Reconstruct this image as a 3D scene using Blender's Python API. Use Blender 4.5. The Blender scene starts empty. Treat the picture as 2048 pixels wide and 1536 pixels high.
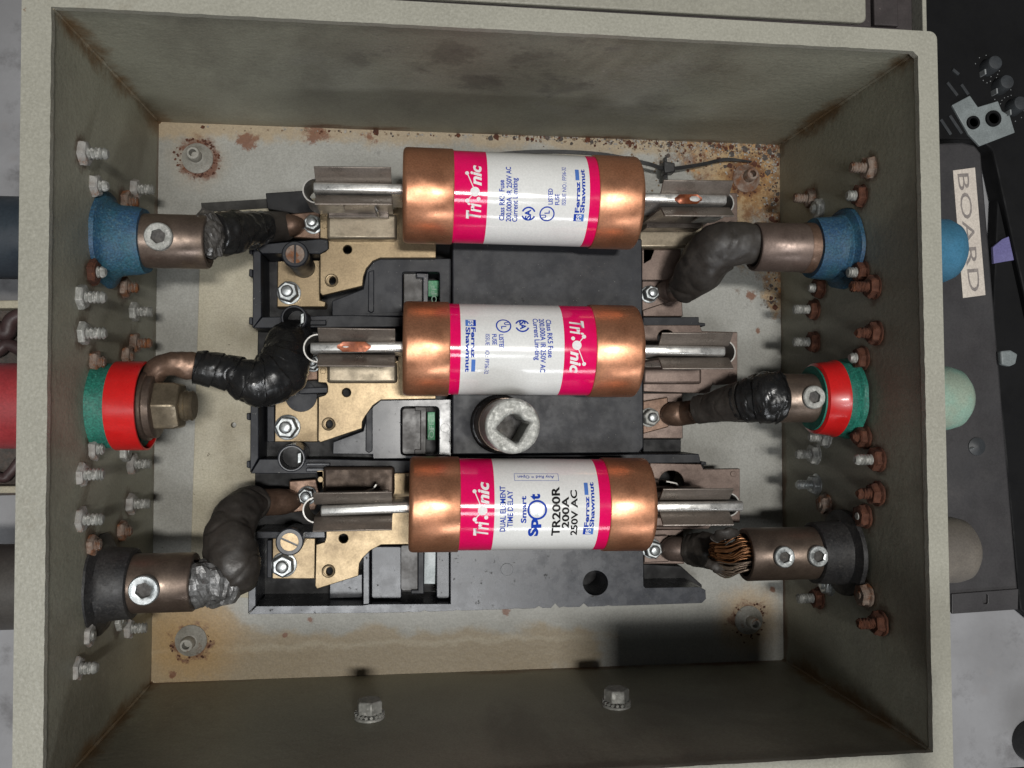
import bpy, bmesh, math, random
import numpy as np
from mathutils import Vector, Matrix, noise as mnoise

random.seed(7)
scene = bpy.context.scene
COL = scene.collection
S = 0.001                                   # all coordinates below are in millimetres
UNIT = 310.0                                # inner width of the box

# ------------------------------------------------------------------ camera
def rot(a, b, c):
    ca, sa, cb, sb, cc, sc = math.cos(a), math.sin(a), math.cos(b), math.sin(b), math.cos(c), math.sin(c)
    return (np.array([[cc, -sc, 0], [sc, cc, 0], [0, 0, 1]]) @ np.array([[cb, 0, sb], [0, 1, 0], [-sb, 0, cb]])
            @ np.array([[1, 0, 0], [0, ca, -sa], [0, sa, ca]]))
FPX = 1655.5
RW = rot(-.0320, .1198, -.0021)             # world to camera
CAM = np.array([-.1120, -.0153, 1.3117]) * UNIT
cam_data = bpy.data.cameras.new('camera')
cam = bpy.data.objects.new('camera', cam_data)
COL.objects.link(cam)
cam_data.sensor_width = 36
cam_data.lens = FPX / 2048 * 36
cam_data.clip_start, cam_data.clip_end = .01, 50
cm = Matrix([list(r) for r in RW.T]).to_4x4()
cm.translation = Vector(CAM * S)
cam.matrix_world = cm
scene.camera = cam

# ------------------------------------------------------------------ light
world = bpy.data.worlds.new('World')
scene.world = world
world.use_nodes = True
bg = world.node_tree.nodes['Background']
bg.inputs[0].default_value = (.80, .90, 1.0, 1)
bg.inputs[1].default_value = .055

def area_lamp(name, loc, target, sx, sy, power, col):
    d = bpy.data.lights.new(name, 'AREA')
    d.shape = 'RECTANGLE'
    d.size, d.size_y, d.energy, d.color = sx, sy, power, col
    o = bpy.data.objects.new(name, d)
    COL.objects.link(o)
    o.location = loc
    o.rotation_euler = (Vector(target) - Vector(loc)).to_track_quat('-Z', 'Y').to_euler()
    return o
area_lamp('ceiling_lamp', (.13, -.02, 1.55), (0, 0, .05), .07, .20, 13, (1, .975, .93))
area_lamp('second_lamp', (-.16, -.47, 1.70), (0, 0, .05), .80, .20, 9.5, (.97, .985, 1))
area_lamp('doorway_light', (.55, -1.5, 1.05), (0, 0, .08), .9, .22, 8, (.93, .96, 1))
scene.view_settings.view_transform = 'Standard'
scene.view_settings.look = 'None'
scene.view_settings.exposure = 0
scene.view_settings.gamma = 1
scene.cycles.use_denoising = True
scene.cycles.max_bounces = 8
scene.cycles.use_adaptive_sampling = True
scene.cycles.sample_clamp_indirect = 6

# ------------------------------------------------------------------ pixel to point
def ray(u, v):
    return RW.T @ np.array([(u - 1024) / FPX, -(v - 768) / FPX, -1.0])
def P(u, v, z):
    d = ray(u, v)
    return Vector(CAM + d * ((z - CAM[2]) / d[2]))
def on_plane(u, v, p0, n):
    d = ray(u, v)
    n = np.array(n); p0 = np.array(p0)
    return Vector(CAM + d * (np.dot(p0 - CAM, n) / np.dot(d, n)))
def pp(pts, z):
    return [P(u, v, z).xy for u, v in pts]

# ------------------------------------------------------------------ objects
def put(o, label=None, cat=None, group=None, kind=None):
    if label: o['label'] = label
    if cat: o['category'] = cat
    if group: o['group'] = group
    if kind: o['kind'] = kind
    return o
BASE = {}
def thing(name, loc, label, cat, group=None):
    o = bpy.data.objects.new(name, None)
    o.empty_display_size = .01
    COL.objects.link(o)
    o.location = Vector(loc) * S
    BASE[o] = Vector(loc)
    return put(o, label, cat, group)
def build(name, bm, material, parent=None, smooth=35, bevel=0, bseg=2):
    """bmesh in world millimetres becomes one mesh object under its thing"""
    off = BASE.get(parent, Vector((0, 0, 0))) if parent else Vector((0, 0, 0))
    bmesh.ops.recalc_face_normals(bm, faces=bm.faces)
    for v in bm.verts:
        v.co = (v.co - off) * S
    me = bpy.data.meshes.new(name)
    bm.to_mesh(me)
    bm.free()
    for m in (material if isinstance(material, (list, tuple)) else [material]):
        me.materials.append(m)
    if smooth:
        for p in me.polygons: p.use_smooth = True
        me.set_sharp_from_angle(angle=math.radians(smooth))
    o = bpy.data.objects.new(name, me)
    COL.objects.link(o)
    if parent:
        o.parent = parent
    BASE[o] = off
    if bevel:
        b = o.modifiers.new('bevel', 'BEVEL')
        b.width = bevel * S; b.segments = bseg; b.limit_method = 'ANGLE'; b.angle_limit = math.radians(32)
        b.harden_normals = False
    return o

# ------------------------------------------------------------------ shapes (added to a bmesh, millimetres)
def prism(pts, z0, z1, holes=(), bm=None, mat=0):
    bm = bm or bmesh.new()
    loops = [list(pts)] + [list(h) for h in holes]
    caps = ([], [])
    for lp in loops:
        a = [bm.verts.new((p[0], p[1], z0)) for p in lp]
        b = [bm.verts.new((p[0], p[1], z1)) for p in lp]
        n = len(lp)
        for i in range(n):
            j = (i + 1) % n
            f = bm.faces.new((a[i], a[j], b[j], b[i])); f.material_index = mat
        caps[0].append(a); caps[1].append(b)
    for c in caps:
        if len(loops) == 1:
            f = bm.faces.new(c[0]); f.material_index = mat
        else:
            ed = []
            for lp in c:
                for i in range(len(lp)):
                    ed.append(bm.edges.get((lp[i], lp[(i + 1) % len(lp)])))
            r = bmesh.ops.triangle_fill(bm, edges=ed, use_beauty=True)
            for f in r['geom']:
                if isinstance(f, bmesh.types.BMFace): f.material_index = mat
    return bm
def pprism(px, z0, z1, holes=(), bm=None, mat=0):
    return prism(pp(px, z1), z0, z1, [pp(h, z1) for h in holes], bm, mat)
def circ(u, v, r, n=24, a0=0):
    return [(u + r * math.cos(a0 + 2 * math.pi * i / n), v + r * math.sin(a0 + 2 * math.pi * i / n)) for i in range(n)]
def rrect(x0, y0, x1, y1, r, n=5):
    out = []
    for cx, cy, a in ((x1 - r, y1 - r, 0), (x0 + r, y1 - r, 90), (x0 + r, y0 + r, 180), (x1 - r, y0 + r, 270)):
        for i in range(n + 1):
            t = math.radians(a + 90 * i / n)
            out.append((cx + r * math.cos(t), cy + r * math.sin(t)))
    return out
def frame(d):
    d = Vector(d).normalized()
    up = Vector((0, 0, 1)) if abs(d.z) < .9 else Vector((0, 1, 0))
    a = d.cross(up).normalized()
    return d, a, a.cross(d).normalized()
def lathe(o, d, prof, seg=40, bm=None, cap0=True, cap1=True, wob=0, wsc=.2, sides=None):
    """profile of (distance along d, radius)"""
    bm = bm or bmesh.new()
    o = Vector(o); d, a, b = frame(d)
    rings = []
    for s, r in prof:
        ring = []
        for i in range(seg):
            t = 2 * math.pi * i / seg
            p = o + d * s + (a * math.cos(t) + b * math.sin(t)) * r
            if wob:
                p += (p - o - d * s) * wob * mnoise.noise(p * wsc) + d * wob * 8 * mnoise.noise(p * wsc * .8 + Vector((9, 3, 1)))
            ring.append(bm.verts.new(p))
        rings.append(ring)
    for k in range(len(rings) - 1):
        for i in range(seg):
            j = (i + 1) % seg
            bm.faces.new((rings[k][i], rings[k][j], rings[k + 1][j], rings[k + 1][i]))
    if cap0: bm.faces.new(rings[0])
    if cap1: bm.faces.new(rings[-1])
    return bm
def hexa(o, d, r, h, cham=.12, bm=None, turn=0.0, bore=0.0):
    """hexagonal nut or head from o along d"""
    bm = bm or bmesh.new()
    o = Vector(o); d, a, b = frame(d)
    def ring(s, rr, n=6, t0=turn):
        return [bm.verts.new(o + d * s + (a * math.cos(t0 + 2 * math.pi * i / n) + b * math.sin(t0 + 2 * math.pi * i / n)) * rr) for i in range(n)]
    r0 = ring(0, r); r1 = ring(h * .82, r); r2 = ring(h, r * (1 - cham))
    for x, y in ((r0, r1), (r1, r2)):
        for i in range(6): bm.faces.new((x[i], x[(i + 1) % 6], y[(i + 1) % 6], y[i]))
    bm.faces.new(r0)
    if bore:
        r3 = ring(h, bore); r4 = ring(h * .4, bore)
        for x, y in ((r2, r3), (r3, r4)):
            for i in range(6): bm.faces.new((x[i], x[(i + 1) % 6], y[(i + 1) % 6], y[i]))
        bm.faces.new(r4)
    else:
        bm.faces.new(r2)
    return bm
def smooth_path(pts, n):
    """Catmull-Rom through (Vector, radius) pairs"""
    P4 = [Vector((*p, r)) for p, r in pts]
    P4 = [P4[0] * 2 - P4[1]] + P4 + [P4[-1] * 2 - P4[-2]]
    out = []
    m = len(P4) - 3
    for k in range(n + 1):
        t = k / n * m
        i = min(int(t), m - 1); t -= i
        a, b, c, d = P4[i:i + 4]
        q = .5 * ((2 * b) + (c - a) * t + (2 * a - 5 * b + 4 * c - d) * t * t + (3 * b - a - 3 * c + d) * t ** 3)
        out.append((Vector(q[:3]), q[3]))
    return out
def tube(pts, n=40, seg=24, bm=None, amp=0, sc=.15, rings=0, rfreq=6, flat=1.0, seed=0, raw=False, crease=0, csc=.22):
    """tube through (point, radius); amp = lumpiness in mm, rings = wound tape ridges in mm"""
    bm = bm or bmesh.new()
    path = pts if raw else smooth_path(pts, n)
    prev = None; rr = []
    sv = Vector((seed * 7.3, seed * 3.1, seed * 1.7))
    N = len(path)
    for k, (p, r) in enumerate(path):
        t = (path[min(k + 1, N - 1)][0] - path[max(k - 1, 0)][0]).normalized()
        if prev is None:
            t_, a, b = frame(t)
        else:
            a = (prev - t * prev.dot(t)).normalized(); b = t.cross(a)
        prev = a
        ring = []
        for i in range(seg):
            th = 2 * math.pi * i / seg
            dirv = a * math.cos(th) + b * math.sin(th) * flat
            q = r
            if amp: q += amp * (mnoise.noise((p + dirv * r) * sc + sv) + .5 * mnoise.noise((p + dirv * r) * sc * 2.7 + sv))
            if crease:
                nz = abs(mnoise.noise((p + dirv * r) * csc + sv * 2))
                q -= crease * max(0, 1 - nz / .05)
            if rings:   # helical overlap edges of wound tape
                ph = k / N * rfreq + th / (2 * math.pi) + .35 * mnoise.noise((p + dirv * r) * .07 + sv)
                q += rings * (ph - math.floor(ph))
            ring.append(bm.verts.new(p + dirv * q))
        rr.append(ring)
    for k in range(N - 1):
        for i in range(seg):
            j = (i + 1) % seg
            bm.faces.new((rr[k][i], rr[k][j], rr[k + 1][j], rr[k + 1][i]))
    bm.faces.new(rr[0]); bm.faces.new(rr[-1])
    return bm
def sheet(path, z0, z1, t, bm=None):
    """thin upright strip of thickness t following a plan path of (x, y)"""
    bm = bm or bmesh.new()
    n = len(path); L = []; Rr = []
    for i, p in enumerate(path):
        a = Vector(path[max(i - 1, 0)]); b = Vector(path[min(i + 1, n - 1)])
        d = (b - a).normalized(); nn = Vector((-d.y, d.x)) * t / 2
        L.append(Vector(p) + nn); Rr.append(Vector(p) - nn)
    return prism(L + Rr[::-1], z0, z1, bm=bm)
def chunk(bm, c, r, seed, mat=0, squash=.6):
    k = bmesh.ops.create_icosphere(bm, subdivisions=1, radius=r)
    ang = seed * 1.7
    for v in k['verts']:
        q = v.co.copy()
        q *= .7 + .6 * abs(mnoise.noise(q * (1.1 / r) + Vector((seed * 3.3, seed, 0))) + .3)
        q.z *= squash
        v.co = Vector((q.x * math.cos(ang) - q.y * math.sin(ang), q.x * math.sin(ang) + q.y * math.cos(ang), q.z)) + c
    for f in {f for v in k['verts'] for f in v.link_faces}: f.material_index = mat

# ------------------------------------------------------------------ text
_tcache = {}
def text_bm(s, shear=0, bold=0.0):
    key = (s, shear, bold)
    cu = bpy.data.curves.new('lettering', 'FONT')
    cu.body = s; cu.size = 1; cu.shear = shear; cu.offset = bold; cu.resolution_u = 3; cu.fill_mode = 'FRONT'
    o = bpy.data.objects.new('lettering', cu)
    COL.objects.link(o)
    dg = bpy.context.evaluated_depsgraph_get(); dg.update()
    me = bpy.data.meshes.new_from_object(o.evaluated_get(dg))
    bm = bmesh.new(); bm.from_mesh(me)
    bpy.data.objects.remove(o); bpy.data.curves.remove(cu); bpy.data.meshes.remove(me)
    return bm
def _cap():
    b = text_bm('H'); h = max(v.co.y for v in b.verts); b.free(); return h
CAP = _cap()

# ------------------------------------------------------------------ procedural materials
class G:
    def __init__(s, name):
        s.m = bpy.data.materials.new(name); s.m.use_nodes = True
        s.t = s.m.node_tree; s.b = s.t.nodes['Principled BSDF']
        s.co = s.t.nodes.new('ShaderNodeTexCoord').outputs['Object']
        s.wp = s.t.nodes.new('ShaderNodeNewGeometry')
        s.pos = s.wp.outputs['Position']
    def n(s, typ, **kw):
        x = s.t.nodes.new(typ)
        for k, v in kw.items(): setattr(x, k, v)
        return x
    def link(s, a, b): s.t.links.new(a, b)
    def setin(s, sock, v):
        if isinstance(v, (int, float)): sock.default_value = v
        elif isinstance(v, (tuple, list)): sock.default_value = tuple(v) + ((1,) if len(v) == 3 and len(sock.default_value) == 4 else ())
        else: s.link(v, sock)
    def noise(s, scale, detail=4, rough=.6, co=None, dist=0, stretch=None):
        x = s.n('ShaderNodeTexNoise')
        c = co or s.co
        if stretch:
            mp = s.n('ShaderNodeMapping'); mp.inputs['Scale'].default_value = stretch
            s.link(c, mp.inputs['Vector']); c = mp.outputs[0]
        s.link(c, x.inputs['Vector'])
        x.inputs['Scale'].default_value = scale; x.inputs['Detail'].default_value = detail
        x.inputs['Roughness'].default_value = rough; x.inputs['Distortion'].default_value = dist
        return x.outputs['Fac']
    def voro(s, scale, co=None, feature='F1'):
        x = s.n('ShaderNodeTexVoronoi', feature=feature)
        s.link(co or s.co, x.inputs['Vector']); x.inputs['Scale'].default_value = scale
        return x.outputs['Distance']
    def ramp(s, v, lo, hi, a=0.0, b=1.0):
        x = s.n('ShaderNodeMapRange', interpolation_type='SMOOTHSTEP')
        s.setin(x.inputs[0], v)
        for i, q in enumerate((lo, hi, a, b)): x.inputs[i + 1].default_value = q
        return x.outputs[0]
    def math(s, op, a, b=None):
        x = s.n('ShaderNodeMath', operation=op); x.use_clamp = False
        s.setin(x.inputs[0], a)
        if b is not None: s.setin(x.inputs[1], b)
        return x.outputs[0]
    def mix(s, f, a, b):
        x = s.n('ShaderNodeMix', data_type='RGBA')
        s.setin(x.inputs['Factor'], f); s.setin(x.inputs[6], a); s.setin(x.inputs[7], b)
        return x.outputs[2]
    def fmix(s, f, a, b):
        x = s.n('ShaderNodeMix', data_type='FLOAT')
        s.setin(x.inputs['Factor'], f); s.setin(x.inputs[2], a); s.setin(x.inputs[3], b)
        return x.outputs[0]
    def grain(s, c, amt=.3, sc=1300):
        f = s.ramp(s.noise(sc, 2, .6), .25, .75, 1 - amt, 1 + amt)
        x = s.n('ShaderNodeVectorMath', operation='SCALE')
        s.link(c, x.inputs[0]); s.link(f, x.inputs['Scale'])
        return x.outputs[0]
    def dist(s, p):
        x = s.n('ShaderNodeVectorMath', operation='DISTANCE')
        s.link(s.pos, x.inputs[0]); x.inputs[1].default_value = p
        return x.outputs['Value']
    def axis(s, i):
        x = s.n('ShaderNodeSeparateXYZ'); s.link(s.pos, x.inputs[0]); return x.outputs[i]
    def out(s, col, rough=.5, metal=0.0, bump=None, bstr=.3, bdist=.0005, spec=None, coat=None):
        s.setin(s.b.inputs['Base Color'], col); s.setin(s.b.inputs['Roughness'], rough); s.setin(s.b.inputs['Metallic'], metal)
        if spec is not None: s.b.inputs['Specular IOR Level'].default_value = spec
        if coat: s.b.inputs['Coat Weight'].default_value = coat; s.b.inputs['Coat Roughness'].default_value = .12
        if bump is not None:
            x = s.n('ShaderNodeBump'); x.inputs['Strength'].default_value = bstr; x.inputs['Distance'].default_value = bdist
            s.link(bump, x.inputs['Height']); s.link(x.outputs[0], s.b.inputs['Normal'])
        return s.m
def pm(name, c1, c2=None, sc=60, rough=.5, metal=0.0, layers=(), bsc=0, bstr=.3, bdist=.0003, rvar=.12, spec=None, coat=None, lo=.35, hi=.68, stretch=None, grain=.14):
    """two-tone noise with optional layers of (colour, scale, threshold low, high, roughness, metallic)"""
    g = G(name)
    c = g.mix(g.ramp(g.noise(sc, 5, .65, stretch=stretch), lo, hi), c1, c2 or c1)
    r = g.ramp(g.noise(sc * 2.3, 4), .3, .7, max(.02, rough - rvar), min(1, rough + rvar))
    mt = metal
    for col, s2, a, b, lr, lm in layers:
        f = g.ramp(g.noise(s2, 6, .7), a, b)
        c = g.mix(f, c, col); r = g.fmix(f, r, lr); mt = g.fmix(f, mt, lm)
    if grain: c = g.grain(c, grain)
    h = g.noise(bsc, 5, .6) if bsc else None
    return g.out(c, r, mt, h, bstr, bdist, spec, coat)
RUST = (.20, .062, .022); RUST2 = (.33, .12, .035); DUST = (.33, .30, .25)
M = {}
M['copper'] = pm('copper', (.56, .262, .148), (.47, .205, .11), 45, .35, .76, [((.34, .145, .085), 50, .55, .86, .48, .5), ((.62, .33, .20), 70, .62, .86, .30, .8), ((.18, .075, .05), 380, .675, .75, .6, .3), ((.26, .11, .07), 24, .60, .80, .5, .5), ((.55, .44, .36), 1000, .72, .77, .7, .1)], 500, .03, rvar=.08)
M['copper_inlay'] = pm('copper_inlay', (.24, .068, .026), (.13, .035, .015), 260, .42, .5)
M['silver'] = pm('tinned_blade', (.56, .555, .53), (.46, .45, .43), 90, .36, .7, [((.26, .24, .21), 190, .62, .80, .5, .5)], 600, .10, stretch=(.3, 1, 1))
M['brass'] = pm('aged_brass', (.245, .186, .112), (.20, .15, .09), 60, .38, .72, [((.14, .10, .06), 30, .52, .86, .50, .6), ((.10, .07, .045), 500, .64, .74, .6, .3), (DUST, 1100, .70, .76, .9, 0)], 500, .05, rvar=.05)
M['brass_bright'] = pm('bronze_nut', (.195, .158, .108), (.14, .112, .076), 90, .42, .6, [((.26, .20, .12), 50, .62, .86, .4, .7)], 500, .06)
M['bronze'] = pm('tarnished_bronze', (.17, .128, .10), (.122, .09, .072), 50, .40, .66, [((.24, .175, .115), 40, .60, .88, .38, .8), (DUST, 1300, .68, .74, .9, 0)], 400, .05)
M['browned'] = pm('browned_copper', (.165, .122, .102), (.128, .092, .077), 60, .45, .55, [((.21, .145, .10), 38, .60, .88, .42, .6), ((.085, .062, .052), 330, .66, .76, .6, .3), (DUST, 1300, .71, .76, .9, 0)], 480, .04)
M['lug_copper'] = pm('lug_copper', (.185, .115, .08), (.125, .078, .056), 90, .46, .6, [((.30, .17, .10), 60, .64, .86, .4, .8), ((.32, .30, .28), 70, .66, .80, .45, .5)], 350, .2)
M['steel'] = pm('zinc_steel', (.46, .48, .48), (.31, .33, .33), 140, .40, .8, [((.50, .50, .47), 300, .60, .75, .7, .1)], 500, .18)
M['galv'] = pm('galvanized_steel', (.38, .38, .355), (.24, .24, .22), 330, .58, .35, [((.50, .49, .46), 420, .52, .66, .85, .05), (RUST2, 190, .68, .78, .9, 0)], 520, .45)
M['white_zinc'] = pm('white_corroded_zinc', (.38, .37, .35), (.24, .22, .20), 160, .8, .1, [((.20, .10, .055), 170, .55, .68, .9, 0), ((.50, .49, .47), 330, .60, .72, .9, 0)], 380, .6)
M['rust'] = pm('rust', (.095, .032, .015), (.052, .019, .011), 160, .9, 0, [((.17, .058, .020), 240, .56, .72, .95, 0), ((.20, .13, .10), 420, .68, .78, .95, 0)], 380, .9, .0009)
M['rust_mix'] = pm('rusting_steel', (.25, .20, .165), (.14, .065, .035), 190, .78, .15, [((.19, .07, .024), 200, .52, .66, .95, 0), ((.42, .40, .37), 260, .62, .74, .8, .1)], 380, .7)
M['plastic'] = pm('black_moulding', (.015, .0165, .022), (.011, .012, .0155), 60, .50, 0, [((.030, .031, .036), 26, .52, .82, .5, 0), ((.11, .105, .095), 45, .62, .88, .8, 0), ((.22, .215, .20), 700, .645, .71, .9, 0), ((.008, .008, .008), 300, .66, .72, .7, 0)], 0, rvar=.06, grain=.2, spec=.35)
M['plastic_worn'] = pm('worn_grey_moulding', (.040, .043, .051), (.031, .033, .040), 60, .27, 0, [((.055, .056, .059), 40, .52, .86, .34, 0), ((.085, .08, .075), 45, .60, .86, .6, 0), ((.010, .0095, .009), 330, .62, .665, .7, 0), ((.24, .235, .22), 800, .675, .74, .9, 0)], 0, rvar=.05, grain=.2)
M['plastic_dark'] = pm('dark_moulding', (.010, .010, .011), (.007, .007, .008), 60, .55, 0, [((.10, .095, .085), 700, .67, .74, .9, 0)], 300, .08, spec=.3)
M['lever'] = pm('lever_plastic', (.060, .055, .052), (.040, .037, .035), 60, .45, 0, [((.16, .145, .13), 300, .66, .76, .9, 0)], 300, .1)
M['indicator'] = pm('green_indicator', (.012, .24, .085), (.010, .16, .06), 120, .45)
M['pale_ink'] = pm('pale_green_ink', (.30, .48, .36), (.22, .36, .27), 200, .6, grain=.06)
M['pink'] = pm('magenta_label', (.78, .006, .12), (.70, .004, .095), 60, .13, 0, [((.55, .10, .16), 500, .71, .76, .6, 0)], rvar=.03, grain=.06, spec=.4)
M['label'] = pm('white_label', (.76, .76, .74), (.71, .71, .69), 40, .13, 0, [((.30, .25, .2), 420, .715, .755, .6, 0), ((.5, .46, .4), 60, .66, .80, .3, 0)], rvar=.03, grain=.05, spec=.4)
M['ink_blue'] = pm('ink_blue', (.012, .055, .40), (.01, .045, .34), 100, .3, rvar=.03, grain=.06, spec=.05)
M['ink_sky'] = pm('ink_sky', (.09, .20, .56), (.08, .18, .5), 100, .3, rvar=.03, grain=.06, spec=.05)
M['ink_black'] = pm('ink_black', (.012, .012, .012), (.02, .02, .02), 100, .3, rvar=.03, grain=.06, spec=.05)
M['ink_white'] = pm('ink_white', (.82, .80, .79), (.78, .76, .75), 100, .3, rvar=.03, grain=.06, spec=.05)
M['tape'] = pm('black_vinyl_tape', (.0095, .0095, .010), (.015, .0145, .014), 80, .30, 0, [((.06, .055, .05), 500, .67, .75, .9, 0)], 120, .35, .0012, rvar=.10)
M['shrink'] = pm('heat_shrink', (.042, .036, .031), (.028, .024, .021), 60, .52, 0, [((.085, .072, .060), 70, .56, .85, .6, 0), ((.25, .23, .20), 800, .685, .75, .9, 0)], 130, .35, .0011)
M['lead'] = pm('torn_foil', (.30, .30, .30), (.15, .147, .143), 130, .48, .6, [((.05, .045, .045), 150, .52, .66, .6, .4), ((.20, .10, .06), 90, .70, .80, .5, .6)], 330, .8, .0007)
M['char'] = pm('charred_rubber', (.035, .032, .030), (.085, .078, .07), 180, .6, 0, [((.22, .20, .17), 260, .58, .72, .6, .2), ((.24, .11, .05), 120, .70, .78, .6, 0)], 300, .6, .0006)
M['strand'] = pm('copper_strand', (.27, .125, .052), (.17, .075, .033), 200, .45, .6, [((.06, .15, .105), 60, .60, .78, .8, 0)])
M['strand_dark'] = pm('oxidised_strand', (.15, .11, .085), (.26, .20, .15), 200, .5, .7, [((.06, .24, .17), 70, .58, .72, .8, 0)])
M['blue'] = pm('blue_coating', (.022, .066, .135), (.016, .082, .112), 38, .66, 0, [((.030, .085, .19), 55, .56, .78, .65, 0), ((.06, .12, .15), 900, .52, .68, .9, 0), ((.24, .31, .35), 1200, .68, .75, .9, 0), ((.02, .03, .035), 120, .68, .78, .8, 0)], 900, .5, grain=.4)
M['green'] = pm('green_coating', (.012, .155, .110), (.009, .105, .076), 50, .6, 0, [((.04, .20, .155), 900, .52, .68, .9, 0), ((.14, .28, .23), 1100, .68, .76, .9, 0), ((.02, .045, .035), 140, .66, .78, .8, 0)], 700, .4, grain=.35)
M['red_tape'] = pm('red_tape', (.56, .012, .012), (.47, .009, .009), 40, .33, 0, [((.30, .08, .07), 700, .68, .75, .8, 0)], rvar=.06, coat=.15, grain=.08)
M['black_rubber'] = pm('black_rubber', (.019, .019, .0205), (.030, .028, .027), 60, .58, 0, [((.075, .067, .057), 45, .60, .86, .7, 0), ((.055, .052, .050), 900, .54, .68, .8, 0), ((.24, .22, .2), 900, .70, .76, .9, 0)], 600, .35, grain=.4)
M['slate'] = pm('slate_blue_rubber', (.026, .036, .046), (.022, .03, .04), 60, .5)
M['out_blue'] = pm('blue_cap', (.045, .165, .27), (.04, .14, .22), 60, .55)
M['out_green'] = pm('green_cap', (.20, .36, .29), (.26, .32, .25), 40, .55)
M['out_red'] = pm('red_receptacle', (.33, .035, .04), (.26, .028, .032), 60, .5)
M['out_grey'] = pm('grey_brown_cap', (.16, .14, .115), (.12, .105, .09), 50, .6)
M['fibre'] = pm('tan_fibre_board', (.41, .375, .28), (.345, .31, .23), 35, .6, 0, [((.18, .148, .09), 24, .56, .84, .6, 0), ((.10, .085, .06), 330, .66, .73, .8, 0)], 900, .1)
M['edge_dark'] = pm('near_black_strip', (.045, .043, .039), (.028, .027, .025), 60, .8)
M['gasket'] = pm('gasket', (.045, .036, .036), (.028, .022, .022), 70, .7, 0, [((.22, .18, .17), 500, .67, .74, .9, 0)], 200, .3)
M['gray_case'] = pm('dark_painted_case', (.040, .037, .038), (.028, .027, .029), 14, .5, 0, [((.085, .076, .072), 9, .50, .80, .6, 0), ((.26, .25, .24), 420, .715, .76, .9, 0)], 200, .08)
M['black_case'] = pm('black_case', (.004, .004, .0045), (.006, .006, .0065), 30, .7, spec=.2)
M['knob'] = pm('grey_knob', (.042, .046, .05), (.028, .03, .032), 60, .5)
M['ink_tick'] = pm('tick_paint', (.26, .27, .27), (.2, .21, .21), 60, .6)
M['paper_tape'] = pm('masking_tape', (.58, .52, .45), (.52, .46, .40), 60, .8)
M['pencil'] = pm('marker_pen', (.20, .175, .165), (.25, .22, .2), 200, .8)
M['purple'] = pm('purple_strap', (.12, .11, .26), (.15, .14, .30), 60, .7)
M['white_tag'] = pm('white_tag', (.21, .235, .235), (.16, .18, .18), 60, .6)
M['tie'] = pm('black_nylon', (.018, .018, .019), (.026, .026, .026), 80, .38)
M['pinkwire'] = pm('dusky_hose', (.06, .034, .033), (.032, .02, .02), 50, .5)
M['crumb_tan'] = pm('tan_crumb', (.24, .18, .115), (.16, .11, .07), 400, .9)
M['crumb_pale'] = pm('pale_crumb', (.33, .31, .28), (.24, .22, .19), 400, .8)
M['crumb_dark'] = pm('dark_crumb', (.05, .045, .04), (.08, .06, .05), 400, .8)
M['pane'] = pm('pale_window', (.42, .47, .48), (.34, .38, .39), 60, .4)
M['boss'] = pm('boss_steel', (.33, .32, .285), (.25, .24, .21), 120, .55, .1, [((.15, .07, .03), 140, .60, .74, .9, 0)], 300, .3)
M['jaw'] = pm('dull_spring_metal', (.235, .20, .172), (.18, .152, .13), 60, .36, .62, [((.30, .26, .22), 50, .6, .84, .32, .7), ((.12, .09, .07), 120, .64, .78, .55, .3)], 520, .04, stretch=(.25, 1, 1))
M['foot'] = pm('dull_brass', (.25, .212, .155), (.205, .17, .122), 70, .42, .6, [((.15, .12, .085), 90, .60, .82, .55, .4), (DUST, 1100, .70, .76, .9, 0)], 500, .04)
M['dark_leaf'] = pm('dark_spring_leaf', (.070, .050, .038), (.045, .032, .025), 70, .5, .6, [((.11, .08, .06), 60, .6, .84, .45, .7)], 380, .1)  # dark brown leaf, darkened further for the shadow it stands in
M['spring_steel'] = pm('spring_steel', (.34, .33, .31), (.25, .24, .225), 120, .42, .7, [((.14, .11, .09), 200, .60, .76, .6, .4)], 500, .1)
M['out_dark'] = pm('dark_brown_cap', (.060, .054, .048), (.042, .038, .034), 50, .6)
def floor_mat():
    g = G('concrete')
    c = g.mix(g.ramp(g.noise(9, 6, .6), .35, .68), (.30, .30, .31), (.21, .208, .213))
    c = g.mix(g.ramp(g.noise(40, 5, .7), .52, .75), c, (.15, .147, .15))
    c = g.mix(g.ramp(g.voro(55), .0, .20, .6, 0), c, (.24, .23, .23))
    return g.out(c, .85, 0, g.noise(160, 5), .25, .002)
M['floor'] = floor_mat()

# ================================================================== enclosure
HB = .3834 * UNIT                                        # depth of the box
BK = {'tl': P(318, 244, 0), 'tr': P(1559, 290, 0), 'br': P(1567, 1320, 0), 'bl': P(302.5, 1366, 0)}
RM = {'tl': P(100, 10, HB), 'tr': P(1838, 100, HB), 'br': P(1869, 1507, HB)}
RM['bl'] = RM['tl'] + RM['br'] - RM['tr']
MID = Vector((0, 0, 0))
BOSS_PX = [((395, 317), (387, 307)), ((1492, 357), (1500, 349)), ((382, 1281), (373, 1290)), ((1497, 1240), (1506, 1246))]
BOSS = [P(a[0], a[1], 0) for a, b in BOSS_PX]

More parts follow.
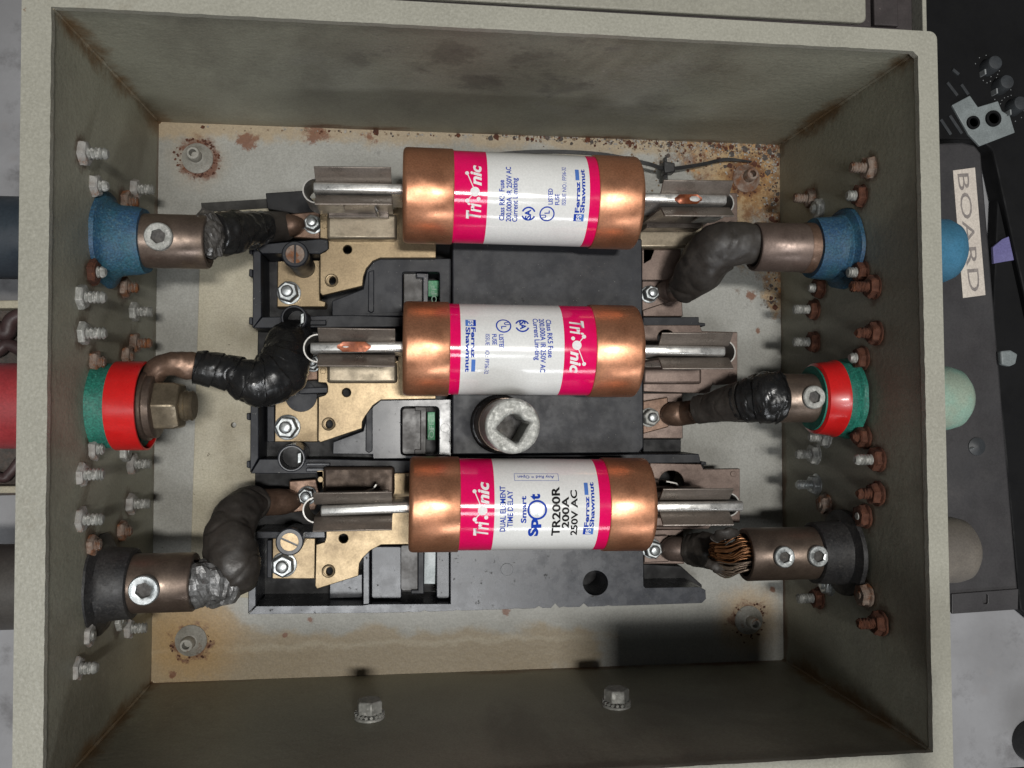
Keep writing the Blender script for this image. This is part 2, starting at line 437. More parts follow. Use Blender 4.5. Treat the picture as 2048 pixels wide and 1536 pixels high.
WP = {'L': (BK['tl'], (RM['tl'] - BK['tl']).cross(BK['bl'] - BK['tl'])), 'R': (BK['tr'], (RM['tr'] - BK['tr']).cross(BK['br'] - BK['tr']))}
def wallpt(u, v, side):
    p0, n = WP[side]
    return on_plane(u, v, p0, n)
LS = [((163, 306), (217, 309), 'white'), ((186, 371), (217, 372), 'white'), ((266, 378), (308, 382), 'white'), ((248, 404), (277, 406), 'tan'),
      ((182, 544), (212, 549), 'mixed'), ((246, 575), (277, 574), 'tan'), ((158, 594), (212, 591), 'galv'), ((264, 623), (305, 625), 'galv'),
      ((161, 666), (213, 665), 'galv'), ((265, 686), (304, 687), 'tan'), ((185, 724), (211, 725), 'tan'), ((250, 713), (268, 718), 'tan'),
      ((182, 898), (208, 898), 'white'), ((246, 903), (258, 902), 'galv'), ((260, 928), (302, 928), 'white'), ((157, 949), (208, 950), 'white'),
      ((258, 1008), (301, 1004), 'white'), ((155, 1039), (207, 1038), 'white'), ((240, 1062), (264, 1061), 'tan'), ((177, 1090), (202, 1088), 'tan'),
      ((235, 1239), (250, 1238), 'galv'), ((252, 1257), (294, 1253), 'white'), ((171, 1271), (190, 1269), 'white'), ((148, 1337), (196, 1336), 'white')]
RS = [((1740, 336), (1701, 332), 'tan'), ((1622, 397), (1588, 396), 'tan'), ((1721, 392), (1693, 392), 'mixed'), ((1638, 418), (1622, 420), 'galv'),
      ((1722, 545), (1695, 547), 'mixed'), ((1746, 574), (1701, 571), 'rust'), ((1638, 576), (1617, 575), 'mixed'), ((1627, 619), (1587, 619), 'mixed'),
      ((1749, 666), (1712, 663), 'rust'), ((1627, 684), (1587, 688), 'mixed'), ((1722, 716), (1699, 716), 'mixed'), ((1649, 874), (1618, 868), 'galv'),
      ((1725, 874), (1704, 874), 'rust'), ((1629, 908), (1592, 907), 'galv'), ((1753, 919), (1709, 922), 'mixed'), ((1630, 969), (1593, 969), 'clean'),
      ((1751, 987), (1715, 993), 'rust'), ((1649, 1009), (1638, 1011), 'tan'), ((1726, 1032), (1715, 1032), 'mixed'), ((1655, 1169), (1640, 1169), 'clean'),
      ((1635, 1196), (1595, 1193), 'mixed'), ((1729, 1190), (1716, 1191), 'tan'), ((1757, 1246), (1715, 1249), 'rust')]

def paint_nodes(g):
    c = g.mix(g.ramp(g.noise(30, 5), .35, .7), (.325, .315, .262), (.285, .276, .228))
    c = g.mix(g.ramp(g.noise(900, 3), .45, .65, 0, .6), c, (.35, .34, .285))
    return c
def rim_mat():
    g = G('hammered_paint')
    c = paint_nodes(g)
    c = g.mix(g.ramp(g.noise(230, 6, .75), .70, .75), c, (.09, .07, .05))
    c = g.mix(g.math('MULTIPLY', g.ramp(g.noise(26, 5, .7), .60, .75), .6), c, (.22, .19, .14))
    c = g.mix(g.ramp(g.noise(75, 6, .75), .70, .74, 0, .9), c, (.15, .075, .035))
    c = g.grain(c, .10, 1100)
    return g.out(c, .38, 0, g.noise(700, 3, .5), .28, .0005, spec=.5)
def wall_mat():
    g = G('painted_wall')
    c = g.mix(g.ramp(g.noise(20, 5), .35, .7), (.325, .318, .248), (.265, .258, .20))
    X, Yc = g.axis(0), g.axis(1)
    ax, ay, z = g.math('ABSOLUTE', X), g.math('ABSOLUTE', Yc), g.axis(2)
    # grey-brown grime wiped in large soft patches
    c = g.mix(g.ramp(g.noise(11, 5, .62, stretch=(1, 1, .6), dist=.6), .47, .66, 0, .55), c, (.135, .124, .096))
    c = g.mix(g.ramp(g.noise(16, 4, .6, stretch=(.5, 1, 1.4), dist=1.2), .58, .74, 0, .4), c, (.29, .275, .23))
    # scuffed patch and smudged hand marks on the wall under the lid hinge
    pt, nt = BK['tl'], (RM['tl'] - BK['tl']).cross(BK['tr'] - BK['tl'])
    wn = g.math('SUBTRACT', g.noise(38, 6, .7), .5)
    for u, v, r, col, k in ((1230, 190, 34, (.34, .33, .29), .65), (760, 150, 30, (.30, .29, .25), .45), (900, 110, 15, (.07, .06, .045), .8), (1080, 130, 20, (.065, .055, .045), .8),
                            (960, 165, 10, (.07, .06, .05), .8), (1130, 175, 11, (.07, .06, .05), .75), (835, 125, 9, (.08, .07, .055), .7), (1330, 200, 9, (.10, .09, .07), .7), (725, 118, 8, (.08, .07, .055), .7), (1450, 150, 14, (.12, .10, .07), .5)):
        q = on_plane(u, v, pt, nt)
        d = g.math('ADD', g.dist(tuple(q * S)), g.math('MULTIPLY', wn, r * .0075))
        c = g.mix(g.ramp(d, r * 1.25 * S, r * .1 * S, 0, k * .6), c, col)
    # specks, scratches and chips
    c = g.mix(g.ramp(g.noise(230, 4, .7), .68, .75, 0, .8), c, (.40, .38, .33))
    c = g.mix(g.ramp(g.noise(150, 4, .7, stretch=(1, 1, .12)), .70, .745, 0, .6), c, (.36, .34, .29))
    c = g.mix(g.ramp(g.noise(60, 3, .6, stretch=(.06, .06, 1), dist=.4), .70, .73, 0, .5), c, (.08, .07, .055))
    c = g.mix(g.ramp(g.noise(180, 6, .75), .71, .75, 0, .8), c, (.07, .05, .035))
    # rust that has crept out round the rusty screws
    rn_ = g.math('MULTIPLY', g.math('SUBTRACT', g.noise(110, 6, .75), .5), .013)
    halo = None
    for side, lst in (('L', LS), ('R', RS)):
        for i, (hd, tp, lk) in enumerate(lst):
            if lk in ('rust', 'mixed', 'tan') or i % 4 == 0:
                h_ = g.ramp(g.math('ADD', g.dist(tuple(wallpt(hd[0], hd[1], side) * S)), rn_), .0085, .0040)
                halo = h_ if halo is None else g.math('MAXIMUM', halo, h_)
    c = g.mix(g.math('MULTIPLY', halo, .8), c, (.075, .036, .017))
    # rust bleeding from the welded corners and the bottom seam
    n1 = g.noise(30, 6, .72)
    corner = g.math('MULTIPLY', g.ramp(ax, .130, .158), g.ramp(ay, .108, .135))
    f = g.ramp(g.math('ADD', corner, g.math('MULTIPLY', g.math('SUBTRACT', n1, .5), 1.3)), .66, 1.02)
    c = g.mix(g.math('MULTIPLY', f, .85), c, (.135, .070, .020))
    f = g.ramp(g.math('ADD', corner, g.math('MULTIPLY', g.math('SUBTRACT', g.noise(70, 6, .75), .5), 1.0)), 1.02, 1.2)
    c = g.mix(f, c, (.075, .032, .013))
    seam = g.ramp(z, .020, .0)
    f2 = g.ramp(g.math('ADD', seam, g.math('MULTIPLY', g.math('SUBTRACT', g.noise(30, 6, .7, stretch=(.6, .6, 2)), .5), 1.6)), .86, 1.2)
    c = g.mix(g.math('MULTIPLY', f2, .85), c, (.13, .055, .022))
    c = g.grain(c, .12, 1100)
    return g.out(c, .50, 0, g.noise(420, 3, .5), .35, .0005)
def back_mat():
    g = G('stained_back_panel')
    X, Y = g.axis(0), g.axis(1)
    big = g.noise(14, 5, .6)
    fine = g.noise(60, 6, .72)
    c = g.mix(g.ramp(big, .38, .64), (.315, .313, .286), (.245, .241, .214))
    c = g.mix(g.ramp(g.noise(260, 4, .7), .60, .74, 0, .6), c, (.20, .195, .18))
    # tea-coloured wash along the lower edge and the lower left corner
    low = g.ramp(Y, -.088, -.128)
    left = g.math('MULTIPLY', g.ramp(X, -.09, -.15), g.ramp(Y, -.06, -.11))
    wash = g.math('MAXIMUM', g.math('MULTIPLY', low, g.ramp(X, .12, -.02)), left)
    f = g.ramp(g.math('ADD', wash, g.math('MULTIPLY', g.math('SUBTRACT', g.noise(22, 5, .6), .5), 1.5)), .42, .62)
    c = g.mix(g.math('MULTIPLY', f, .72), c, (.27, .20, .105))
    # sharp tide line where the water dried
    tide = g.math('MULTIPLY', g.ramp(g.math('ABSOLUTE', g.math('SUBTRACT', g.math('ADD', g.math('MULTIPLY', low, 1.0), g.math('MULTIPLY', fine, .35)), .98)), .07, .0), g.ramp(X, .09, .02))
    c = g.mix(g.math('MULTIPLY', tide, .28), c, (.50, .46, .36))
    # dirt gathered along the top seam
    top = g.ramp(Y, .112, .133)
    f = g.ramp(g.math('ADD', top, g.math('MULTIPLY', g.math('SUBTRACT', fine, .5), 1.4)), .55, .95)
    c = g.mix(g.math('MULTIPLY', f, .8), c, (.33, .25, .15))
    # heavy scale in the upper right corner and down the right edge
    cr = g.ramp(g.dist((.166, .128, 0)), .115, .015)
    ed = g.math('MULTIPLY', g.ramp(X, .136, .154), g.ramp(Y, .02, .055))
    f = g.ramp(g.math('ADD', g.math('MAXIMUM', cr, ed), g.math('MULTIPLY', g.math('SUBTRACT', g.noise(45, 7, .75), .5), 2.2)), .50, .85)
    scale = g.mix(g.ramp(g.noise(130, 6, .7), .40, .60), (.17, .085, .045), (.36, .27, .17))
    scale = g.mix(g.ramp(g.noise(210, 5, .7), .56, .70), scale, (.40, .19, .06))
    c = g.mix(f, c, scale)
    rust = None
    for i, b in enumerate(BOSS):
        d = g.math('ADD', g.dist(tuple(b * S)), g.math('MULTIPLY', g.math('SUBTRACT', g.noise(95, 6, .75), .5), .016))
        halo = g.ramp(d, (.018, .024, .032, .022)[i], .007)
        ring = g.ramp(d, (.0118, .0125, .0105, .0105)[i], .0085)
        c = g.mix(g.math('MULTIPLY', halo, (.15, .5, .75, .55)[i]), c, (.36, .22, .075))
        ring = g.math('MULTIPLY', ring, g.ramp(g.noise(70 + 17 * i, 5, .7), .36 + .03 * i, .52 + .03 * i))
        c = g.mix(g.math('MULTIPLY', ring, (.95, .8, .9, .8)[i]), c, (.115, .040, .017))
    for u, v, r in ((497, 287, 5.5), (632, 266, 6.5), (740, 274, 3.5), (1503, 592, 2.6), (1012, 1222, 2.4), (620, 1240, 1.6), (1545, 1180, 1.6), (1516, 662, 1.6), (345, 1350, 2), (570, 1270, 1.5)):
        q = P(u, v, 0)
        d = g.math('ADD', g.dist(tuple(q * S)), g.math('MULTIPLY', g.math('SUBTRACT', g.noise(160, 6, .75), .5), r * .0038))
        c = g.mix(g.ramp(d, r * S, r * .45 * S, 0, .9), c, (.15, .055, .022))
    c = g.mix(g.ramp(g.noise(300, 5, .8), .695, .73, 0, .8), c, (.10, .075, .06))
    c = g.grain(c, .12, 1100)
    h = g.math('ADD', g.math('MULTIPLY', f, g.noise(150, 6, .75)), g.math('MULTIPLY', g.noise(330, 3), .12))
    return g.out(c, g.fmix(f, .46, .9), 0, h, .7, .0016)
M['rim'], M['wall'], M['back'] = rim_mat(), wall_mat(), back_mat()

enc = thing('enclosure', (0, 0, -3), 'open grey-green painted steel box with rust stains and a wide flat rim', 'enclosure')
bm = prism([BK[k].xy * 1.012 for k in ('tl', 'tr', 'br', 'bl')], -3, 0)
build('back_panel', bm, M['back'], enc, 0)
def wall_between(a, b):
    a0, b0, a1, b1 = BK[a], BK[b], RM[a], RM[b]
    n = ((b0 - a0).cross(Vector((0, 0, 1)))).normalized()
    if n.dot((a0 + b0) / 2) < 0: n = -n
    bm = bmesh.new()
    lo = Vector((0, 0, -.2))
    q = [a0 + lo, b0 + lo, b1 - Vector((0, 0, .9)), a1 - Vector((0, 0, .9))]
    t = (b0 - a0).normalized() * 1.6
    f = [bm.verts.new(x) for x in q]
    k = [bm.verts.new(x) for x in (q[0] + n * 2 - t * .0, q[1] + n * 2, q[2] + n * 2, q[3] + n * 2)]
    bm.faces.new(f); bm.faces.new(k)
    for i in range(4): bm.faces.new((f[i], f[(i + 1) % 4], k[(i + 1) % 4], k[i]))
    return build('wall', bm, M['wall'], enc, 0)
for a, b in (('tl', 'tr'), ('tr', 'br'), ('br', 'bl'), ('bl', 'tl')): wall_between(a, b)
# rim: outer outline from the photograph's left, right and top edges
oT, oR, oL = 7.4, 7.4, 8.9
tl, tr, br, bl = (RM[k].xy for k in ('tl', 'tr', 'br', 'bl'))
ex = (tr - tl).normalized(); ey = Vector((-ex.y, ex.x))
def corner_arc(c, sx, sy, ox, oy, r):
    p = c + ex * (sx * ox) + ey * (sy * oy)
    k = p - ex * (sx * r) - ey * (sy * r)
    out = []
    for i in range(6):
        t = math.radians(90 * i / 5)
        out.append(k + ex * (sx * r * math.cos(t)) + ey * (sy * r * math.sin(t)))
    return out
outer = corner_arc(tr, 1, 1, oR, oT, 3) + corner_arc(tl, -1, 1, oL, oT + 1, 3)[::-1] + corner_arc(bl, -1, -1, oL, 9, 3) + corner_arc(br, 1, -1, oR, 9, 3)[::-1]
def inset(c, sx, sy, r):
    return [c - ex * (sx * r) , c - ey * (sy * r)] if sx * sy > 0 else [c - ey * (sy * r), c - ex * (sx * r)]
inner = []
def subdiv(a, b, n, jit):
    return [a.lerp(b, i / n) + Vector((random.uniform(-jit, jit), random.uniform(-jit, jit))) for i in range(n)]
ch = 2.4
dx, dy = ex * .45, ey * .45
ring = [tr - ex * ch - dy, tl + dx - dy, bl + dx + dy, br - dx + dy, tr - ey * ch - dx]
for i in range(len(ring)):
    inner += subdiv(ring[i], ring[(i + 1) % len(ring)], 90 if i < 4 else 2, .12)
bm = prism(outer, HB - 2.6, HB, [inner])
build('rim', bm, M['rim'], enc, 30, bevel=1.3, bseg=4)
# folded outer skirt of the rim
for a, b, n, o in ((tl, tr, ey, oT), (tr, br, ex, oR), (bl, br, -ey, 9), (tl, bl, -ex, oL)):
    aa, bb = a + n * (o - 1.6), b + n * (o - 1.6)
    bm = prism([aa, bb, bb + n * 1.3, aa + n * 1.3], HB - 14, HB - 2.4)
    build('rim_skirt', bm, M['rim'], enc, 0)
# raised weld beads down the four inside corners
def weld(k):
    a, b = BK[k], RM[k]
    inw = Vector((-a.x, -a.y, 0)).normalized()
    pts = []
    for i in range(25):
        t = i / 24
        p = a.lerp(b - Vector((0, 0, 1.4)), t) + inw * .1
        pts.append((p, .8 + .45 * mnoise.noise(p * .3)))
    build('weld_bead', tube(pts, raw=True, seg=8, amp=.25, sc=.5), M['wall'], enc, 60)
for k in ('tl', 'tr', 'br', 'bl'): weld(k)
# mounting bosses: a dished washer and a tube
for i, ((bu, bv), (tu, tv)) in enumerate(BOSS_PX):
    q = P(bu, bv, 0)
    o = build('mounting_boss', lathe(q + Vector((0, 0, .05)), (0, 0, 1), [(0, 7.3), (.5, 7.2), (2.2, 4.6), (3.2, 3.6), (3.4, 3.2)], 36, wob=.02), M['rust_mix'] if i == 1 else M['boss'], enc, 40)
    build('boss_tube', lathe(q + Vector((0, 0, 3)), (0, 0, 1), [(0, 3.1), (5.6, 3.0), (6, 2.7), (6, 1.75), (2, 1.6)], 28, cap0=False), M['rust_mix'] if i == 1 else M['boss'], o, 40)
    # blistered rust crust round the washer
    bm = bmesh.new()
    rng = random.Random(40 + i)
    for k in range((70, 55, 38, 26)[i]):
        a = rng.uniform(0, 6.28)
        if i == 2 and .3 < a < 2.6: continue
        rr = 7.6 + abs(rng.gauss(0, 1.5))
        chunk(bm, q + Vector((rr * math.cos(a), rr * math.sin(a), .1)), rng.uniform(.25, .8), k + i * 99, squash=.4)
    put(build('rust_crust', bm, M['rust'], enc, 0), kind='stuff')

# lid hinged behind the top rim, lying open
lid_z = HB - 11
W0, W1 = tl - ex * 4, tr + ex * 4
def along(t, n): return tl + ex * ((tr - tl).length * t) + ey * n
LW = (tr - tl).length
def LQ(x0, y0, x1, y1): return [tl + ex * x0 + ey * y0, tl + ex * x1 + ey * y0, tl + ex * x1 + ey * y1, tl + ex * x0 + ey * y1]
pr = (P(1838, 50, lid_z).xy - tl).dot(ex)      # lid's right edge
pi = (P(1731, 40, lid_z).xy - tl).dot(ex)
g0 = (P(1731, 47, lid_z).xy - tl).dot(ey)
g1 = (P(1731, 61, lid_z).xy - tl).dot(ey)
lid = put(build('lid', prism(LQ(-8, g1 - 4, pr - 1.8, 250), lid_z - 3, lid_z - 1.8), M['gasket'], enc, 0), 'open lid with dark gasket strip beyond the rim')
build('lid_face', prism([tl + ex * x + ey * y for x, y in rrect(-2, g0, pi, 240, 2.4)], lid_z - 1.7, lid_z + .6), M['rim'], lid, 30, bevel=.5)
build('gasket_strip', prism(LQ(-2, g1 - 1, pr - 8, g0 - 1.0), lid_z - 1.75, lid_z + .1), M['gasket'], lid, 0, bevel=.4)
build('gasket_strip', prism(LQ(pi + 3.2, g1 + 2.0, pr - 9, 240), lid_z - 1.75, lid_z + .9), M['gasket'], lid, 0, bevel=.5)
build('lid_flange', prism(LQ(pr - 1.7, g1 - 4, pr, 250), lid_z - 12, lid_z + 5), M['rim'], lid, 0, bevel=.3)

# backing board under the switch
bd = thing('backing_board', P(445, 800, 0), 'tan fibre board with dirt specks under the switch', 'board')
bx = [(403, 408), (640, 396), (1290, 430), (1290, 1170), (500, 1196), (379, 1190)]
build('board', pprism(bx, .3, 4, [circ(467, 850, 5.5, 16)]), M['fibre'], bd, 0, bevel=.25)
build('dark_edge_strip', pprism([(402, 406), (560, 396), (560, 414), (404, 424)], 4.05, 5), M['edge_dark'], bd, 0)  # near-black strip along the board's top edge

# ================================================================== three-pole switch
sw = thing('fused_switch', P(900, 800, 4), 'black moulded three-pole fuse switch with brass plates and spring clips', 'switch')
def sp(name, px, z0, z1, m, holes=(), bevel=.35, parent=None):
    return build(name, pprism(px, z0, z1, holes), M[m], parent or sw, 25, bevel=bevel)
ZF, ZP, ZB, ZC = 30, 28, 33, 37       # tray wall, inner panel, brass plate and cover heights
sp('base_slab', [(520, 440), (1288, 470), (1362, 500), (1362, 905), (1290, 1180), (505, 1200)], 4.1, 8, 'plastic_dark')
# trays of the line side
sp('end_block', [(531, 386), (609, 381), (638, 415), (640, 424), (591, 428), (535, 418)], 4.2, 18, 'plastic_dark')
sp('tray_wall', [(506, 491), (522, 506), (523, 633), (505, 656)], 8.05, ZF, 'plastic')
sp('tray_wall', [(507, 490), (570, 484), (640, 478), (656, 480), (657, 499), (640, 508), (545, 507), (524, 507)], 8.06, ZF - .1, 'plastic')
sp('tray_wall', [(506, 656), (524, 634), (700, 630), (806, 634), (806, 654)], 8.07, ZF - .2, 'plastic')
for y in (493, 538, 634):
    sp('locating_tab', [(498, y), (505, y), (505, y + 16), (497.5, y + 14)], 16, ZF - 1, 'plastic')
sp('tray_wall', [(501, 790), (517, 808), (517, 916), (500, 946)], 8.05, ZF, 'plastic')
sp('tray_wall', [(501, 947), (519, 918), (660, 918), (745, 920), (905, 922), (905, 946), (640, 948)], 8.06, ZF - .1, 'plastic')
sp('tray_rib', [(612, 926), (660, 926), (660, 932), (612, 932)], ZF - .1, ZF + 4, 'plastic_worn')
sp('tray_rib', [(612, 936), (648, 936), (648, 943), (612, 944)], ZF - .1, ZF + 3, 'plastic_worn')
sp('tray_rib', [(598, 776), (655, 774), (655, 786), (598, 788)], 8.06, ZF + .5, 'plastic')
sp('tray_rib', [(616, 641), (652, 640), (652, 650), (616, 650)], ZF - .2, ZF + 3, 'plastic')
for y in (826, 922):
    sp('locating_tab', [(493, y), (500, y), (500, y + 15), (493, y + 13)], 16, ZF - 1, 'plastic')
sp('tray_wall', [(497, 1074), (512, 1082), (512, 1211), (496, 1228)], 8.05, ZF, 'plastic_worn')
sp('tray_wall', [(513, 1063), (650, 1063), (651, 1076), (513, 1077)], 8.06, ZF + 2, 'plastic_worn')
# inner panels with the indicator windows
winA = rrect(805, 544, 879, 626, 5); winB = rrect(802, 813, 878, 911, 9); winC = rrect(741, 1091, 901, 1206, 7)
sp('switch_panel', [(664, 602), (726, 578), (733, 541), (746, 524), (762, 517), (903, 517), (903, 633), (664, 632)], 8.1, ZP, 'plastic', [winA])
sp('switch_panel', [(666, 884), (726, 862), (733, 834), (746, 813), (762, 800), (903, 798), (903, 917), (746, 918), (745, 909), (665, 908)], 8.1, ZP + .2, 'plastic_worn', [winB])
sp('panel_ridge', [(737, 543), (748, 540), (748, 622), (743, 626), (736, 622)], ZP, ZP + 1.6, 'plastic')
sp('panel_ridge', [(732, 820), (745, 816), (745, 902), (738, 906), (731, 902)], ZP, ZP + 1.8, 'plastic')
sp('panel_rivet', circ(890, 856, 9, 24), ZP + .2, ZP + .55, 'plastic_worn', bevel=.1)
def jagged(a, b, n, amp, rng):
    out = []
    for i in range(n + 1):
        t = i / n
        d = amp * max(0, rng.gauss(0, 1)) if rng.random() < .35 else 0
        out.append((a[0] + (b[0] - a[0]) * t, a[1] + (b[1] - a[1]) * t - d))
    return out
rng = random.Random(5)
low = jagged((1290, 1210), (800, 1225), 60, 3.2, rng)
sp('base_frame', [(901.5, 1090), (1286, 1086), (1287, 1172), (1291, 1176), (1398, 1174), (1411, 1180), (1412, 1198), (1404, 1206)] + low + [(497, 1228.5), (513, 1212.5), (725, 1211), (739, 1208.5), (901.5, 1208)],
   4.3, 33, 'plastic_worn', [circ(1191, 1166, 25, 36)])
sp('rivet_disc', circ(1014, 1139, 12.5, 28), 33, 33.3, 'plastic_worn', bevel=.1)
sp('well_floor', circ(1191, 1166, 30, 24), 8, 9, 'plastic_dark')
sp('partition', [(726, 1104), (739, 1094), (739, 1208), (726, 1210)], 8.1, 32.6, 'plastic_worn')
sp('inner_block', [(659, 1156), (725, 1148), (725, 1195), (659, 1197)], 8.1, 20, 'plastic_worn')
sp('inner_block', rrect(743, 1093, 803, 1197, 5), 8.1, 26, 'plastic_worn')
sp('inner_block', rrect(873, 1094, 899, 1197, 5), 8.1, 26, 'plastic_worn')
sp('lever', rrect(801, 1090, 836, 1182, 6), 8.2, 27, 'lever')
sp('lever_rim', [(836, 1094), (848, 1094), (848, 1188), (822, 1188), (822, 1180), (836, 1180)], 8.3, 28.5, 'plastic')
sp('indicator_window', [(849, 1098), (872, 1098), (870, 1168), (848, 1168)], 8.4, 22, 'pane', bevel=.2)
sp('lever', rrect(804, 816, 842, 909, 7), 8.2, 26, 'lever')
sp('lever_rim', [(830, 813), (853, 814), (852, 909), (829, 909), (829, 899), (841, 899), (841, 822), (830, 822)], 8.3, 27.4, 'lever')
tabB = sp('indicator_tab', [(855, 824), (870, 824), (870, 880), (855, 880)], 8.4, 20, 'indicator', bevel=.2)
sp('lever', rrect(807, 545, 846, 624, 5), 8.2, 22, 'lever')
sp('lever_rim', [(833, 546), (857, 547), (856, 624), (846, 624), (846, 556), (833, 555)], 8.3, 27, 'plastic_worn')
tabA = sp('indicator_tab', [(856, 561), (878, 561), (878, 593), (856, 593)], 8.4, 20, 'indicator', bevel=.2)
def flat_text(name, s, p0, p1, cap, z, m, parent, bold=0.0, shear=0.0):
    """p0, p1: plan points (mm) of baseline start and end"""
    bm = text_bm(s, shear, bold)
    xs = [v.co.x for v in bm.verts]
    x0, L = min(xs), max(xs) - min(xs)
    d = (p1 - p0); k = d.length / L; d.normalize(); n = Vector((-d.y, d.x))
    for v in bm.verts:
        q = p0 + d * ((v.co.x - x0) * k) + n * (v.co.y / CAP * cap)
        v.co = Vector((q.x, q.y, z))
    return build(name, bm, M[m], parent, 0)
flat_text('lettering', 'OFF', P(867.5, 876, 20.06).xy, P(867.5, 842, 20.06).xy, 2.1, 20.06, 'pale_ink', tabB, .01)
flat_text('lettering', 'OFF', P(873, 606, 20.06).xy, P(873, 572, 20.06).xy, 2.3, 20.06, 'pale_ink', tabA, .01)
# cover across the middle
sp('cover_plate', [(905, 470), (1284, 478), (1287, 895), (1278, 906), (905, 909)], 8.2, ZC, 'plastic', bevel=.5)
sp('base_bar', [(905, 912), (1290, 908), (1398, 908), (1402, 926), (905, 930)], 8.1, 30, 'plastic')
sp('base_bar', [(1286, 634), (1398, 634), (1398, 645), (1411, 646), (1411, 652), (1398, 653), (1398, 661), (1286, 652)], 4.2, 26, 'plastic')
sp('base_bar', [(1286, 927), (1402, 930), (1402, 922), (1413, 924), (1413, 930), (1404, 932), (1413, 938), (1413, 943), (1286, 940)], 4.2, 24, 'plastic')
sp('base_bar', [(1286, 496), (1312, 496), (1303, 520), (1286, 530)], 8.1, 26, 'plastic_dark')
sp('pad_block', [(1286, 878), (1362, 878), (1362, 904), (1286, 904)], 8.1, 12, 'plastic_dark')
sp('pad_block', [(1286, 1128), (1362, 1132), (1404, 1170), (1404, 1178), (1288, 1176)], 4.2, 12, 'plastic_dark')
# drive socket
ds0, ds1 = P(998, 843, ZC), P(1026, 852, 87)
dctr = (ds0.xy + ds1.xy) / 2
ds = thing('drive_socket', (dctr.x, dctr.y, ZC), 'crusty galvanized socket with worn square hole standing on black cover', 'socket')
sq = [P(*q, 86).xy for q in ((991, 857), (1010, 836), (1024, 827), (1040, 830), (1047, 841), (1062, 844), (1054, 854), (1047, 868), (1035, 889), (1012, 873))]
co = [Vector(c) for c in circ(ds1.x, ds1.y, 10.9, 48)]
k_ = Vector((ds1.x - ds0.x, ds1.y - ds0.y)) * 0
bm = prism(co, 38, 86.2, [sq])
for v in bm.verts:
    if v.co.z > 80: v.co.z += .35 * mnoise.noise(v.co * .4)
build('socket_body', bm, M['galv'], ds, 40, bevel=1.1, bseg=3)
build('socket_floor', prism([Vector(c) for c in circ(ds1.x, ds1.y, 9.6, 20)], 62, 63), M['char'], ds, 0)
build('shaft_seal', lathe((ds1.x, ds1.y, ZC), (0, 0, 1), [(0, 13.2), (2.0, 13.2), (2.6, 12.4), (2.6, 11.2)], 48, cap1=False), M['tape'], ds, 40)
build('shaft_collar', lathe((ds1.x, ds1.y, ZC), (0, 0, 1), [(0, 11.8), (22, 11.6), (23, 11.3), (23, 10.2)], 48, cap1=False), M['bronze'], ds, 40)

# brass plates with a bent foot under each line-side fuse end
def bus_plate(px, z, holes, foot, dots, m='brass', fm='foot'):
    o = sp('bus_plate', px, z - 3, z, m, [circ(u, v, r, 18) for u, v, r in holes], bevel=.3)
    x0, y0, x1, y1 = foot
    build('bent_foot', pprism([(x0, y0), (x1, y0), (x1, y1), (x0, y1)], z, z + 6), M[fm], o, 30, bevel=1.3, bseg=3)
    for u, v, r in dots:
        build('stamped_dot', pprism(circ(u, v, r, 16), z, z + .5), M[m], o, 30, bevel=.15)
    return o
bus_plate([(640, 422), (640, 476), (655, 478), (657, 484), (657, 497), (651, 503), (640, 508), (640, 586), (645, 591), (725, 572), (727, 553), (733, 537), (746, 522), (760, 516), (872, 516), (873, 420), (793, 380), (793, 418)], ZB,
          [(695, 499, 8.5), (667, 562, 8.5)], (654, 428, 794, 478), [(649, 452, 5)])
bus_plate([(636, 722), (636, 765), (652, 766), (655, 772), (655, 784), (650, 790), (637, 794), (636, 881), (641, 885), (724, 857), (725, 843), (731, 832), (746, 811), (762, 800), (872, 798), (872, 700), (796, 690), (796, 720)], ZB,
          [(693, 785, 8.5), (661, 849, 9)], (654, 724, 794, 766), [(646, 742, 6)])
bus_plate([(632, 942), (647, 938), (647, 985), (652, 1064), (652, 1075), (649, 1084), (632, 1089), (630, 1172), (634, 1178), (717, 1152), (719, 1127), (725, 1117), (741, 1101), (762, 1090), (880, 1088), (880, 946), (790, 946), (780, 938)], ZB,
          [(687, 1077, 9), (661, 1143, 8.5)], (646, 934, 789, 990), [(641, 959, 6)], fm='dark_leaf')
for u, v, z in ((667, 562, ZB), (661, 849, ZB), (661, 1143, ZB)):
    q = P(u - 4, v - 1, z)
    build('eyelet', lathe(q, (0, 0, 1), [(0, 3.0), (.4, 2.9), (.6, 2.5), (.5, 2.1), (-.5, 1.9)], 24, cap0=False, cap1=False), M['brass'], sw, 40)
# load side plates
bus_plate([(1274, 440), (1409, 445), (1409, 384), (1475, 386), (1475, 452), (1424, 462), (1362, 500), (1362, 560), (1284, 560), (1284, 500)], 26, [], (1278, 447, 1408, 496), [(1464, 445, 4.5)], 'browned', 'foot')
bus_plate([(1287, 650), (1400, 650), (1404, 662), (1475, 664), (1475, 768), (1430, 770), (1426, 765), (1420, 784), (1412, 787), (1287, 783)], 28, [(1332, 676, 17)], (1287, 735, 1404, 768), [(1463, 750, 6)], 'browned', 'browned')
bus_plate([(1300, 926), (1402, 928), (1407, 938), (1480, 937), (1480, 1045), (1424, 1048), (1418, 1058), (1300, 1058)], 30, [(1343, 966, 25)], (1300, 1032, 1400, 1056), [(1467, 948, 6)], 'browned', 'browned')
